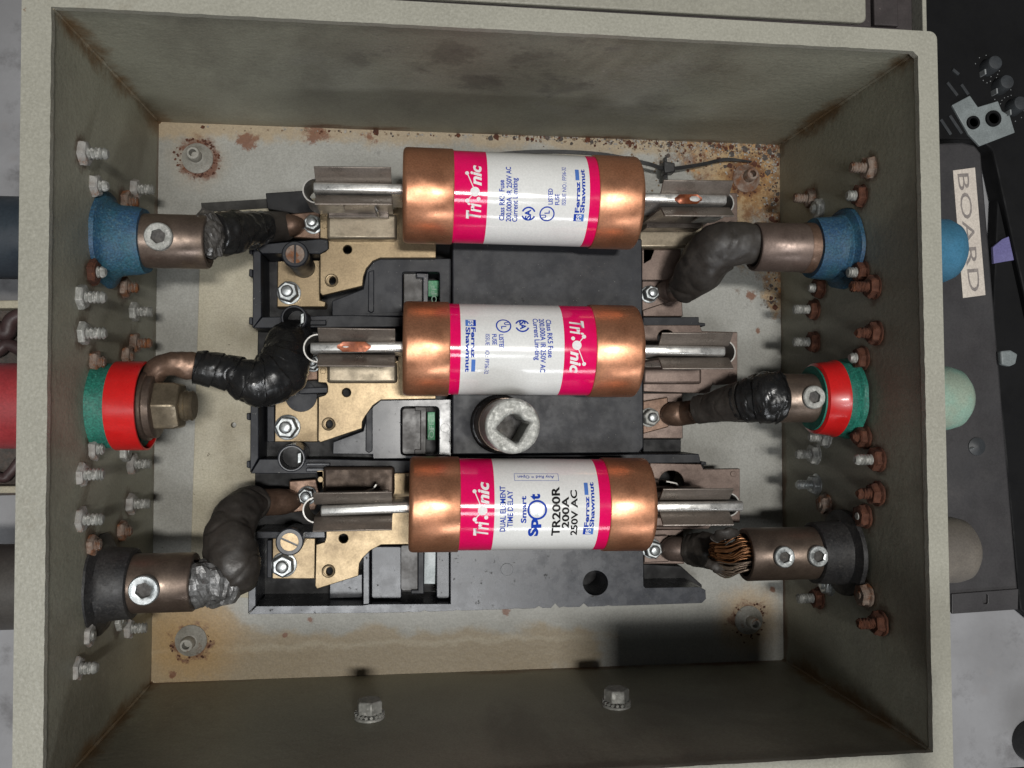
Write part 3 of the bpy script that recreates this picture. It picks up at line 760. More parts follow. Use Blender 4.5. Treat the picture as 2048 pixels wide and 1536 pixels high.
# terminal pads, nuts and studs
def nut(px, zp, r, rs, m='steel', turn=.3, hh=5):
    q = P(px[0], px[1], zp + hh)
    q.z = zp
    o = build('hex_nut', hexa(q + Vector((0, 0, .8)), (0, 0, 1), r, hh, turn=turn), M[m], sw, 30, bevel=.3)
    build('washer', lathe(q, (0, 0, 1), [(0, r * 1.1), (.6, r * 1.1), (.8, r * 1.02)], 28), M[m], o, 40)
    build('stud', lathe(q + Vector((0, 0, hh)), (0, 0, 1), [(0, rs), (.8, rs), (1.0, rs * .94), (1.2, rs), (2.2, rs), (2.6, rs * .9), (2.9, rs * .72)], 24), M['steel'], o, 40)
    return o
ptA = sp('terminal_pad', [(555, 522), (640, 520), (640, 600), (652, 604), (650, 614), (554, 614)], 8.2, 18, 'brass', bevel=.4)
ptB = sp('terminal_pad', [(550, 798), (636, 796), (636, 884), (549, 884)], 8.2, 18, 'brass', bevel=.4)
ptC = sp('terminal_pad', [(545, 1076), (631, 1076), (630, 1158), (544, 1158)], 8.2, 18, 'brass', bevel=.4)
nut((575, 583), 18, 4.9, 2.7); nut((572, 855), 18, 5.3, 2.8, turn=.1); nut((565, 1133), 18, 5.2, 2.8, turn=.5)
sp('post_recess', circ(602, 792, 32, 32), 18.05, 18.6, 'plastic', bevel=.1)
sp('pad_step', [(534, 812), (549, 812), (549, 884), (534, 884)], 8.1, 14, 'plastic')
sp('pad_step', [(534, 1080), (544, 1080), (544, 1156), (534, 1156)], 8.1, 16, 'plastic')
for px, zz in (([(1284, 500), (1362, 545), (1366, 633), (1286, 633)], 17), ([(1286, 786), (1365, 786), (1366, 877), (1286, 877)], 17), ([(1287, 1060), (1367, 1058), (1369, 1128), (1287, 1128)], 17)):
    sp('terminal_pad', px, 8.2, zz, 'browned', bevel=.4)
# screw posts
def post(top, base, zb, zt, r, rs, slot, m='plastic', hollow=False):
    a, b = P(top[0], top[1], zt), P(base[0], base[1], zb)
    d = (a - b)
    o = build('screw_post', lathe(b, d, [(0, r * .92), (d.length - 6, r * .92), (d.length - 5.6, r), (d.length - .5, r), (d.length, r - .5), (d.length, rs), (d.length - (14 if hollow else .9), rs)], 36), M[m], sw, 35)
    if hollow:
        build('post_core', lathe(b + d * ((d.length - 13) / d.length), d, [(0, rs * .97), (.6, rs * .97), (.7, rs * .5)], 28), M['plastic_dark'], o, 40)
        bl_ = b + d * ((d.length - 7) / d.length) + Vector((rs * .7, 0, 0))
        build('post_key', prism([(bl_.x - .8, bl_.y - 2.6), (bl_.x + .8, bl_.y - 2.0), (bl_.x + .8, bl_.y + 2.4), (bl_.x - .8, bl_.y + 1.8)], bl_.z, bl_.z + 5.6), M['steel'], o, 30, bevel=.3)
        return o
    c = b + d * ((d.length - .9) / d.length)
    dn, ax, bx_ = frame(d)
    s1 = Vector((math.cos(slot), math.sin(slot), 0)); s1 = (s1 - dn * s1.dot(dn)).normalized(); s2 = dn.cross(s1)
    bm = bmesh.new()
    R_ = rs * .97; w = rs * .11
    for sg in (1, -1):
        pts = []
        a0 = math.asin(w / R_)
        for i in range(17):
            t = a0 + (math.pi - 2 * a0) * i / 16
            pts.append((R_ * math.cos(t), sg * R_ * math.sin(t)))
        for z_ in (0,):
            lo = [bm.verts.new(c + s1 * x + s2 * y) for x, y in pts]
            hi = [bm.verts.new(c + s1 * x + s2 * y + dn * .9) for x, y in pts]
            n = len(pts)
            for i in range(n): bm.faces.new((lo[i], lo[(i + 1) % n], hi[(i + 1) % n], hi[i]))
            bm.faces.new(lo); bm.faces.new(hi)
    build('slotted_screw', bm, M['rust_mix'] if m == 'plastic' else M['brass'], o, 30)
    return o
post((590, 508), (608, 534), 18, 50, 5.6, 4.0, 1.1 + 3.6)
post((588, 636), (606, 648), 20, 48, 5.6, 4.6, 2.2, 'plastic', True)
post((583, 917), (596, 905), 14, 47, 5.8, 4.9, 0, 'plastic_worn', True)
post((579, 1084), (592, 1070), 18, 50, 5.7, 3.8, -.45, 'plastic_worn')

# spring jaws gripping each blade
def clip(px, axis_y, loop, jx, zt=74.5, tail=None, m='jaw'):
    """px: (u at inner end, u at loop end, v of blade centre at each), at blade-top height"""
    (u0, v0), (u1, v1) = px
    a, b = P(u0, v0, zt), P(u1, v1, zt)
    d = (b - a); d.z = 0; L = d.length; d.normalize(); n = Vector((-d.y, d.x, 0))
    mid = (a + b) / 2
    o = build('clip_base', prism([(a + n * s * 5 + d * e).xy for s, e in ((1, 2),)] + [(b + n * 5 - d * 2).xy, (b - n * 5 - d * 2).xy, (a - n * 5 + d * 2).xy], 33, 42), M[m], sw, 0, bevel=.4)
    for sg in (1, -1):
        prof = [(2.3, 40), (2.3, 69.5), (2.7, 70.8), (7.2, 75.6), (7.7, 75.4), (7.6, 74.6), (3.7, 70.4), (3.3, 68.5), (3.3, 40)]
        bm = bmesh.new()
        A = [bm.verts.new(Vector((a.x, a.y, 0)) + n * sg * y + Vector((0, 0, z))) for y, z in prof]
        B = [bm.verts.new(Vector((b.x, b.y, 0)) + n * sg * y + Vector((0, 0, z))) for y, z in prof]
        k = len(prof)
        for i in range(k): bm.faces.new((A[i], A[(i + 1) % k], B[(i + 1) % k], B[i]))
        bm.faces.new(A); bm.faces.new(B)
        build('jaw', bm, M[m], o, 40, bevel=.12)
    # bowed spring round the loop end
    path = []
    c = b + d * loop[0]
    r = loop[1]
    for i in range(25):
        t = math.radians(-112 + 224 * i / 24)
        path.append((c + d * (r * math.cos(t)) + n * (r * math.sin(t))).xy)
    for sg, e in ((1, path), (-1, path)):
        pass
    e0 = (b - d * 10 - n * 4.4).xy; e1 = (b - d * 10 + n * 4.4).xy
    build('spring', sheet([e0] + path + [e1], 50, 68, .55), M['spring_steel'], o, 40)
    if tail:
        pts = [P(u, v, 52).xy for u, v in tail]
        build('spring_tail', sheet(pts, 44, 54, .6), M['spring_steel'], o, 40)
    return o
clip(((783, 373), (629, 372)), 0, (.3, 5.0), 0, tail=[(700, 404), (735, 404), (748, 412), (756, 426)])
clip(((790, 696), (635, 694)), 0, (.6, 5.5), 0, tail=[(735, 716), (748, 722), (756, 734)])
clip(((784, 1021), (626, 1024)), 0, (-.4, 5.0), 0, tail=[(640, 990), (720, 988), (745, 980), (753, 968)])
clip(((1327, 397), (1466, 398)), 0, (-1.5, 4.4), 0, tail=[(1340, 430), (1440, 436), (1452, 430)])
clip(((1323, 702), (1465, 702)), 0, (-1.2, 5.0), 0)
clip(((1325, 1014), (1466, 1013)), 0, (.6, 4.8), 0, tail=[(1330, 962), (1350, 966), (1364, 984), (1420, 990)])

# ================================================================== fuses
ZA, RF, RB = 60.0, 19.7, 19.05
class Fuse:
    def __init__(s, pl, pr, label):
        a, b = P(pl[0], pl[1], ZA), P(pr[0], pr[1], ZA)
        s.o, s.b = a, b
        s.d = (b - a).normalized(); s.L = (b - a).length
        s.e = Vector((-s.d.y, s.d.x, 0)).normalized()
        s.t = thing('cartridge_fuse', ((a.x + b.x) / 2, (a.y + b.y) / 2, ZA - RF), label, 'fuse', 'cartridge fuses in the clips')
    def pt(s, u, v, r):
        th = u / RB
        return s.o + s.d * v + (Vector((0, 0, 1)) * math.cos(th) + s.e * math.sin(th)) * r
    def px(s, U, V):
        """pixel -> (arc length u, distance along v) on the barrel"""
        dr = Vector(ray(U, V)); C = Vector(CAM)
        w = C - s.o
        dp = dr - s.d * dr.dot(s.d); wp = w - s.d * w.dot(s.d)
        A, B, Cc = dp.dot(dp), 2 * dp.dot(wp), wp.dot(wp) - RB * RB
        disc = max(0, B * B - 4 * A * Cc)
        k = (-B - math.sqrt(disc)) / (2 * A)
        p = C + dr * k - s.o
        v = p.dot(s.d); q = p - s.d * v
        return math.atan2(q.dot(s.e), q.z) * RB, v
def wrap(fz, name, bm2, m, parent, r=RB + .05):
    """bm2 has (u, v) in mm; cut it into strips and roll it round the barrel"""
    us = [v.co.x for v in bm2.verts]
    lo, hi = min(us), max(us)
    k = math.ceil(lo / 1.2) * 1.2
    while k < hi:
        bmesh.ops.bisect_plane(bm2, geom=bm2.verts[:] + bm2.edges[:] + bm2.faces[:], plane_co=(k, 0, 0), plane_no=(1, 0, 0))
        k += 1.2
    for v in bm2.verts: v.co = fz.pt(v.co.x, v.co.y, r)
    o = build(name, bm2, M[m], parent, 0)
    return o
def band(fz, name, v0, v1, r, m, parent, seg=72):
    return build(name, lathe(fz.o, fz.d, [(v0, r), (v1, r)], seg), M[m], parent, 40)
def put_text(fz, s, p0, p1, cap, m, parent, bold=0.0, shear=0.0, rdir=None):
    """p0 -> p1 = baseline in (u, v) mm"""
    bm = text_bm(s, shear, bold)
    xs = [v.co.x for v in bm.verts]; x0, L = min(xs), max(xs) - min(xs)
    p0, p1 = Vector(p0), Vector(p1)
    d = p1 - p0; k = d.length / L; d.normalize(); n = Vector((-d.y, d.x))
    # (u, v) is a left-handed pair seen from outside: u up the picture, v to the right
    n = -n
    for v in bm.verts:
        q = p0 + d * ((v.co.x - x0) * k) + n * (v.co.y / CAP * cap)
        v.co = Vector((q.x, q.y, 0))
    return wrap(fz, 'lettering', bm, m, parent)
def poly_uv(fz, name, pts, m, parent, holes=(), r=RB + .05):
    bm = bmesh.new()
    loops = [list(pts)] + [list(h) for h in holes]
    ed = []
    for lp in loops:
        vs = [bm.verts.new((p[0], p[1], 0)) for p in lp]
        for i in range(len(vs)): ed.append(bm.edges.new((vs[i], vs[(i + 1) % len(vs)])))
    bmesh.ops.triangle_fill(bm, edges=ed, use_beauty=True)
    return wrap(fz, name, bm, m, parent, r)
def disc(c, r, n=24, a0=0, a1=2 * math.pi):
    return [(c[0] + r * math.cos(a0 + (a1 - a0) * i / n), c[1] + r * math.sin(a0 + (a1 - a0) * i / n)) for i in range(n)]
def arc_band(c, r0, r1, a0, a1, n=24):
    o = [(c[0] + r1 * math.cos(a0 + (a1 - a0) * i / n), c[1] + r1 * math.sin(a0 + (a1 - a0) * i / n)) for i in range(n + 1)]
    i_ = [(c[0] + r0 * math.cos(a0 + (a1 - a0) * i / n), c[1] + r0 * math.sin(a0 + (a1 - a0) * i / n)) for i in range(n + 1)]
    return o + i_[::-1]
def bar(a, b, w):
    a, b = Vector(a), Vector(b); d = (b - a).normalized(); n = Vector((-d.y, d.x)) * w / 2
    return [(a + n)[:], (b + n)[:], (b - n)[:], (a - n)[:]]

fA = Fuse((806, 391), (1268, 407.5), 'fuse with text reading upward and copper-notched blade beside the black tie')
fB = Fuse((806, 697), (1268, 703), 'fuse with upside-down label between the two other fuses')
fC = Fuse((818, 1008), (1291, 1008), 'fuse with round silver indicator and black rating print')
def fuse_body(fz, cuts, blades, notch=None):
    """cuts: axial mm of ferrule / stripe / label / stripe / ferrule limits"""
    c0, c1, c2, c3 = cuts
    t = fz.t
    band(fz, 'barrel', c0 - 6, c3 + 6, RB - .25, 'label', t)
    lab = band(fz, 'label', c1, c2, RB, 'label', t)
    s0 = band(fz, 'label_stripe', c0 - 1, c1 - .004, RB + .01, 'pink', t)
    s1 = band(fz, 'label_stripe', c2 + .004, c3 + 1, RB + .01, 'pink', t)
    for sg, e in ((1, c0), (-1, c3)):
        o = fz.o if sg == 1 else fz.b
        L = e if sg == 1 else fz.L - e
        prof = [(0, RF - 2.0), (.18, RF - 1.1), (.65, RF - .42), (1.3, RF - .1), (2.0, RF), (L - .5, RF), (L - .1, RF - .15), (L, RF - .5), (L, RB - .4)]
        build('ferrule', lathe(o, fz.d * sg, prof, 72), M['copper'], t, 50)
    for bi, (end, u, v) in enumerate(blades):
        tip = P(u, v, ZA + 12)
        base = fz.o if end == 0 else fz.b
        dd = -fz.d if end == 0 else fz.d
        L = (Vector((tip.x, tip.y, 0)) - Vector((base.x, base.y, 0))).dot(dd)
        off = (Vector((tip.x, tip.y, 0)) - Vector((base.x, base.y, 0))).dot(fz.e)
        n = fz.e
        q0 = base - dd * 4
        bm = bmesh.new()
        cs = []
        for s, w in ((0, 0), (L + 4, 1)):
            o = q0 + dd * s + n * (off * w)
            cs.append([bm.verts.new(o + n * y + Vector((0, 0, z))) for y, z in ((-2.15, -12), (2.15, -12), (2.15, 10.6), (1.3, 11.75), (-1.3, 11.75), (-2.15, 10.6))])
        for i in range(6): bm.faces.new((cs[0][i], cs[0][(i + 1) % 6], cs[1][(i + 1) % 6], cs[1][i]))
        bm.faces.new(cs[0]); bm.faces.new(cs[1])
        bl = build('blade', bm, M['silver'], t, 60, bevel=.5)
        if notch and notch[0] == bi:
            u0, u1, vv, tw = notch[1:]
            a, b = P(u0, vv, ZA + 12), P(u1, vv, ZA + 12)
            bm = bmesh.new()
            pts = []
            for i in range(13):
                s = i / 12
                p = a.lerp(b, s); p.z = ZA + 12.05
                w = 2.0 * min(1, math.sin(math.pi * min(max(s, .04), .96)) * 2.2)
                pts.append((p, w))
            top = [bm.verts.new(p + n * w) for p, w in pts]; bot = [bm.verts.new(p - n * w) for p, w in pts]
            midv = [bm.verts.new(p + Vector((0, 0, .9 * math.sin(math.pi * i / 12 * 2) * tw))) for i, (p, w) in enumerate(pts)]
            for i in range(12):
                bm.faces.new((top[i], top[i + 1], midv[i + 1], midv[i])); bm.faces.new((midv[i], midv[i + 1], bot[i + 1], bot[i]))
            g_ = bmesh.ops.extrude_face_region(bm, geom=bm.faces[:])
            for v in g_['geom']:
                if isinstance(v, bmesh.types.BMVert): v.co.z -= .7
            build('copper_inlay', bm, M['copper_inlay'], bl, 60)
    return lab, s0, s1
def tri_onic(fz, P_, stripe):
    """brand lettering with linked discs; P_ maps (arc along reading, axial) to (u, v)"""
    put_text(fz, 'Tri', P_(0, 0), P_(6.6, 0), 5.5, 'ink_white', stripe, .03, .22)
    put_text(fz, 'nic', P_(13.4, 0), P_(22.6, 0), 4.3, 'ink_white', stripe, .035, .22)
    for (a, b), r in (((7.4, -5.4), .85), ((11.0, -2.4), 1.9), ((18.6, -5.6), .8), ((8.2, -.9), .8)):
        poly_uv(fz, 'lettering_disc', disc(P_(a, b), r), 'ink_white', stripe)
    poly_uv(fz, 'lettering_link', bar(P_(7.4, -5.4), P_(11.0, -2.4), .4), 'ink_white', stripe, r=RB + .06)
    poly_uv(fz, 'lettering_link', bar(P_(11.0, -2.4), P_(18.6, -5.6), .4), 'ink_white', stripe, r=RB + .06)
def maker(fz, P_, stripe, sc=1.0):
    """two-line maker's name with its small flag; axial 0 = the lower baseline"""
    put_text(fz, 'Ferraz', P_(0, -2.15), P_(12.6, -2.15), 1.7, 'ink_blue', stripe, .035)
    put_text(fz, 'Shawmut', P_(0, 0), P_(18.6, 0), 1.7, 'ink_blue', stripe, .035)
    q = lambda a, b, c, d: [P_(a, b), P_(c, b), P_(c, d), P_(a, d)]
    poly_uv(fz, 'lettering_flag', q(13.2, -3.9, 18.4, -2.3), 'ink_sky', stripe)
    poly_uv(fz, 'lettering_flag', q(-3.6, -4.1, -.5, -2.6), 'ink_blue', stripe)
    poly_uv(fz, 'lettering_flag', q(-3.6, -2.6, -.5, .1), 'ink_sky', stripe)
    put_text(fz, 'FS', P_(-3.3, -1.0), P_(-.8, -1.0), 2.0, 'ink_white', stripe, .02).location.z += .0001
def class_label(fz, flip, shift=0.0):
    """label shared by two fuses; measured on the first one, turned end for end on the second"""
    def Q(U, V):
        u, v = fA.px(U, V)
        if flip: return (-u + shift, fz.L - v)
        return (u, v)
    def line(txt, U, V0, V1, cap, bold=.022, m='ink_blue', par=None):
        put_text(fz, txt, Q(U, V0), Q(U, V1), cap, m, par or lab, bold)
    ax = [fA.px(U, 400)[1] for U in (908.6, 975, 1179.6, 1199.5)]
    if flip: ax = [fz.L - a for a in ax][::-1]
    lab, s0, s1 = fuse_body(fz, ax, [(0, 626, 372.5), (1, 1455, 398)] if not flip else [(0, 620, 695.5), (1, 1452, 702)],
                            (1, 1350, 1404, 398, 1) if not flip else (0, 674, 742, 693.5, -.4))
    st = s1 if flip else s0
    u0, v0 = fA.px(960, 438)
    def T(a, b):
        u, v = u0 + a, v0 + b
        return (-u + shift, fz.L - v) if flip else (u, v)
    tri_onic(fz, T, st)
    line('Class RK5 Fuse', 1008, 441, 360, 2.0)
    line('200,000A IR 250V AC', 1021.5, 443, 334, 2.0)
    line('Current Limiting', 1034, 443.5, 356, 2.0)
    line('LISTED', 1105, 409, 377, 1.7, .025)
    line('FUSE', 1118.5, 410, 388, 1.7)
    line('ISSUE NO.: FP36-32', 1131, 410.5, 335, 1.6, .006)
    um, vm = fA.px(1168, 426)
    def K(a, b):
        u, v = um + a, vm + b
        return (-u + shift, fz.L - v) if flip else (u, v)
    maker(fz, K, lab)
    # round approval marks
    sgn = -1 if flip else 1
    c = Q(1057, 427.6)
    for a0, a1 in ((.35, 2.79), (3.49, 5.93)):
        off = 0 if not flip else math.pi
        poly_uv(fz, 'approval_mark', arc_band(c, 2.3, 2.95, a0 + math.pi / 2 + off, a1 + math.pi / 2 + off), 'ink_blue', lab)
    b0 = Q(1061.5, 438); b1 = Q(1061.5, 419)
    put_text(fz, 'SA', b0, b1, 2.3, 'ink_blue', lab, .04)
    c = Q(1094, 428)
    poly_uv(fz, 'approval_mark', disc(c, 3.15, 36), 'ink_blue', lab, [disc(c, 2.6, 36)])
    put_text(fz, 'U', Q(1092, 436), Q(1092, 429), 2.0, 'ink_blue', lab, .03)
    put_text(fz, 'L', Q(1099, 427), Q(1099, 421), 2.0, 'ink_blue', lab, .03)
class_label(fA, False)
class_label(fB, True, -1.5)
ax = [fC.px(U, 1008)[1] for U in (921.8, 989.3, 1199.4, 1222)]
lab, s0, s1 = fuse_body(fC, ax, [(0, 641, 1023), (1, 1488, 1013)])
u0, v0 = fC.px(975, 1071)
tri_onic(fC, lambda a, b: (u0 + a, v0 + b), s0)
def lineC(txt, U, V0, V1, cap, m='ink_blue', bold=.022): put_text(fC, txt, fC.px(U, V0), fC.px(U, V1), cap, m, lab, bold)
lineC('DUAL ELEMENT', 1010, 1063, 972, 2.1)
lineC('TIME DELAY', 1025, 1054, 981, 2.1)
lineC('Smart', 1052, 1046, 992, 2.0, bold=.03)
lineC('Sp', 1075, 1072, 1036, 3.6, bold=.05)
lineC('t', 1079, 1000, 988, 3.9, bold=.05)
lineC('TR200R', 1118, 1071, 973, 3.1, 'ink_black', .03)
lineC('200A', 1137, 1056, 993, 2.7, 'ink_black', .03)
lineC('250V AC', 1153, 1070, 980, 2.5, 'ink_black', .03)
c = fC.px(1074.5, 1020)
poly_uv(fC, 'indicator_ring', disc(c, 4.0, 40), 'ink_blue', lab, [disc(c, 3.15, 40)])
poly_uv(fC, 'indicator_spot', disc(c, 2.5, 36), 'steel', lab)
um, vm = fC.px(1187, 1054)
maker(fC, lambda a, b: (um + a, vm + b), lab)
q0, q1 = fC.px(1116, 947.5), fC.px(1029, 961.5)
def box_uv(a, b, e=0): return [(a[0] - e, a[1] - e), (b[0] + e, a[1] - e), (b[0] + e, b[1] + e), (a[0] - e, b[1] + e)]
poly_uv(fC, 'label_box', box_uv(q0, q1), 'ink_blue', lab, [[(q0[0] - .16, q0[1] - .16), (q1[0] + .16, q0[1] - .16), (q1[0] + .16, q1[1] + .16), (q0[0] - .16, q1[1] + .16)]])
put_text(fC, 'Any Red = Open', fC.px(1108, 951.5), fC.px(1035, 951.5), 1.35, 'ink_blue', lab, .012)

# ================================================================== receptacles through the side walls
class Rec:
    def __init__(s, side, px, label):
        e = wallpt(px[0], px[1], side)
        p0, n = WP[side]; zc_ = e.z - px[2]
        s.c = Vector((p0.x - n.z / n.x * (zc_ - p0.z) - n.y / n.x * (e.y - p0.y), e.y, zc_)); s.sg = 1 if side == 'L' else -1
        s.d = Vector((s.sg, 0, 0))
        s.t = thing('panel_receptacle', (s.c.x, s.c.y, s.c.z), label, 'connector', 'receptacles through the side walls')
    def at(s, u, r=0):
        """distance along the axis where it passes picture column u"""
        lo, hi = -80, 120
        best = min(((abs(proj(s.c + s.d * (k * .5) + Vector((0, 0, r)))[0] - u), k * .5) for k in range(-160, 240)))
        return best[1]
    def lat(s, name, prof, m, par=None, seg=48, wob=0, wsc=.2, smooth=40, **kw):
        return build(name, lathe(s.c, s.d, prof, seg, wob=wob, wsc=wsc, **kw), M[m], par or s.t, smooth)
def proj(p):
    q = RW @ (np.array(p) - CAM)
    return 1024 + FPX * q[0] / -q[2], 768 - FPX * q[1] / -q[2]
def set_screw(rec, s, r, sleeve, rs, m='steel', tilt=0.0, proud=1.2):
    """socket screw in the top of a sleeve, leaning towards the camera side by tilt"""
    up = Vector((0, math.sin(tilt), math.cos(tilt)))
    o = rec.c + rec.d * s + up * (rs - 2.5)
    h = 2.5 + proud
    d, a, b = frame(up)
    bm = bmesh.new()
    prof = [(0, r), (h - .4, r), (h, r - .4), (h, r * .80), (h, r * .56)]
    rings = []
    n = 36
    for k, (q, rr) in enumerate(prof):
        rings.append([bm.verts.new(o + d * q + (a * math.cos(2 * math.pi * i / n) + b * math.sin(2 * math.pi * i / n)) * rr) for i in range(n)])
    def hexr(t, rr):
        t = (t + .3) % (math.pi / 3) - math.pi / 6
        return rr * math.cos(math.pi / 6) / math.cos(t)
    for dep in (h - .1, h - proud + .14):
        rings.append([bm.verts.new(o + d * dep + (a * math.cos(2 * math.pi * i / n) + b * math.sin(2 * math.pi * i / n)) * hexr(2 * math.pi * i / n, r * .56)) for i in range(n)])
    for k in range(len(rings) - 1):
        for i in range(n): bm.faces.new((rings[k][i], rings[k][(i + 1) % n], rings[k + 1][(i + 1) % n], rings[k + 1][i]))
    bm.faces.new(rings[0]); fb = bm.faces.new(rings[-1]); fb.material_index = 1
    sc_ = build('set_screw', bm, [M[m], M['char']], sleeve, 30)
    return sc_
def sleeve_prof(s0, s1, r, bore):
    return [(s0, r), (s1 - .6, r), (s1, r - .5), (s1, bore), (s0 + 6, bore), (s0 + 6, .1)]

def outer_body(rec, prof, m): return rec.lat('outer_body', prof, m)
# blue coated, west
r1 = Rec('L', (177, 460, 18.4), 'blue coated receptacle with brown sleeve and torn metal end')
e0, e1 = r1.at(266, 11), r1.at(417)
r1.lat('boot', [(-.2, 18.8), (1.4, 18.5), (2.4, 16.4), (3.6, 14.9), (6, 14.0), (e0 - 1, 13.3), (e0 + 1.5, 12.6), (e0 + 1.4, 10.5)], 'blue', wob=.045, wsc=.16, seg=64, cap1=False)
sl = r1.lat('sleeve', sleeve_prof(e0 - 4, e1, 10.7, 8.4), 'bronze')
set_screw(r1, r1.at(334), 5.3, sl, 10.7, 'galv', tilt=-.04, proud=1.9)
r1.lat('outer_body', [(-3, 16), (-60, 16), (-62, 14)], 'slate')
# green with red tape, west: ring lug under a brass nut
r2 = Rec('L', (164, 811, 17), 'green receptacle with wide red band and brass hex nut')
e0 = r2.at(286)
r2.lat('boot', [(-.2, 17.3), (1, 17.2), (3, 16.3), (e0 - 1, 16.5), (e0, 16.2), (e0, 10)], 'green', wob=.02, wsc=.15, seg=64)
b0 = r2.at(206, 16.8); e1_ = r2.at(268, 16.8)
r2.lat('red_tape_band', [(b0, 16.6), (b0 + .05, 17.3), (e1_, 17.3), (e1_ + .1, 16.6)], 'red_tape', cap0=False, cap1=False, seg=64)
r2.lat('clamp_washer', [(e0 + .8, 13.6), (e0 + 2.6, 13.6), (e0 + 2.9, 13.2), (e0 + 2.9, 7)], 'bronze', wob=.02)
nx = r2.at(326)
b = build('hex_nut', hexa(r2.c + r2.d * (e0 + 3), r2.d, 10.3, r2.at(366) - e0 - 3, turn=.52, cham=.1), M['brass_bright'], r2.t, 30, bevel=.5)
n1 = r2.at(366); n2 = r2.at(389)
build('stud', lathe(r2.c, r2.d, [(n1, 5.8), (n1 + .6, 6), (n1 + 1.2, 5.5), (n1 + 1.8, 6), (n1 + 2.4, 5.5), (n2 - .8, 6), (n2, 5.2)], 32), M['brass_bright'], b, 40)
r2.lat('outer_body', [(-3, 16.4), (-60, 16.4), (-62, 14)], 'out_red')
# black, west
r3 = Rec('L', (158, 1190, 19), 'black rubber receptacle with one bright socket screw in bronze sleeve')
e0, e1 = r3.at(249, 12), r3.at(392)
r3.lat('boot', [(-.2, 19.4), (1.6, 19.2), (2.2, 17.5), (3.0, 15.0), (4.6, 14.0), (e0 - .4, 13.4), (e0, 12.9), (e0, 11)], 'black_rubber', wob=.03, wsc=.15, seg=64)
sl = r3.lat('sleeve', sleeve_prof(e0 - 4, e1, 11.4, 9.2), 'bronze')
set_screw(r3, r3.at(309), 5.6, sl, 11.4, 'steel', tilt=-.02, proud=1.9)
r3.lat('outer_body', [(-3, 16), (-60, 16), (-62, 14)], 'out_dark')
# blue, east
r4 = Rec('R', (1729, 482, 17.2), 'blue coated receptacle with plain copper-brown sleeve')
e0, e1 = r4.at(1650, 11), r4.at(1506)
r4.lat('boot', [(-.2, 17.8), (1.4, 17.6), (2.0, 15.6), (2.6, 14.6), (3.6, 14.9), (4.6, 13.9), (e0 - 1, 13.2), (e0 + .6, 12.9), (e0 + .5, 10)], 'blue', wob=.04, wsc=.16, seg=64, cap1=False)
sl = r4.lat('sleeve', sleeve_prof(e0 - 4, e1, 10.6, 8.6), 'browned')
build('sleeve_collar', lathe(r4.c, r4.d, [(e0 - 3, 10.7), (e0 - 3, 10.95), (e0 + 4, 10.95), (e0 + 4.6, 10.7)], 48, cap0=False, cap1=False, wob=.006), M['lug_copper'], sl, 40)
x = (P(1917, 492, r4.c.z) - r4.c).dot(r4.d)
r4.lat('outer_body', [(-3, 14.5), (x + 8, 14.2), (x + 4, 12.5), (x + 1.4, 9), (x, 4)], 'out_blue')
# green with red tape, east
r5 = Rec('R', (1737, 795, 17.4), 'green receptacle with crooked red tape and single socket screw')
e0, e1 = r5.at(1654, 12), r5.at(1552)
r5.lat('boot', [(-.2, 17.8), (1.5, 17.5), (2.4, 16.4), (4, 16.9), (6, 15.2), (e0 - 1, 14.3), (e0 + 1.0, 13.8), (e0 + .9, 10)], 'green', wob=.035, wsc=.16, seg=64, cap1=False)
b0 = r5.at(1664)
r5.lat('red_tape_band', [(r5.at(1704, 16), 15), (r5.at(1704, 16) + .1, 16.9), (8, 16.2), (e0 - .2, 15.3), (e0 + .4, 14)], 'red_tape', cap0=False, cap1=False, seg=64, wob=.035, wsc=.06)
sl = r5.lat('sleeve', sleeve_prof(e0 - 4, e1, 10.6, 8.6), 'bronze')
set_screw(r5, r5.at(1602), 4.9, sl, 10.6, 'galv', tilt=.02, proud=1.9)
x = (P(1927, 790, r5.c.z) - r5.c).dot(r5.d)
r5.lat('outer_body', [(-3, 14.5), (x + 9, 14.2), (x + 4.5, 13), (x + 1.4, 10), (x, 5)], 'out_green')
# black, east
r6 = Rec('R', (1735, 1119, 18.4), 'black rubber receptacle with two bright socket screws in bronze sleeve')
e0, e1 = r6.at(1652, 12), r6.at(1488)
r6.lat('boot', [(-.2, 18.8), (1.6, 18.6), (2.0, 16), (2.8, 13.9), (e0 - .3, 13.2), (e0, 12.6), (e0, 11)], 'black_rubber', wob=.02, wsc=.15, seg=64)
sl = r6.lat('sleeve', sleeve_prof(e0 - 4, e1, 11.3, 9.2), 'bronze')
set_screw(r6, r6.at(1610), 4.5, sl, 11.3, 'steel', tilt=.06, proud=1.9)
set_screw(r6, r6.at(1544), 4.5, sl, 11.3, 'steel', tilt=.06, proud=1.9)
x = (P(1941, 1100, r6.c.z) - r6.c).dot(r6.d)
r6.lat('outer_body', [(-3, 14.8), (x + 9, 14.5), (x + 4.5, 13.4), (x + 1.4, 10), (x, 5)], 'out_grey')
RECS = (r1, r2, r3, r4, r5, r6)

# ================================================================== cables
def lug(par, px, z, th, barrel, m='lug_copper'):
    o = build('lug', pprism(px, z, z + th), M[m], par, 30, bevel=.5)
    build('lug_barrel', tube(barrel, 14, 24, amp=.15, sc=.3), M[m], o, 60)
    return o
def PV(u, v, z): return P(u, v, z)
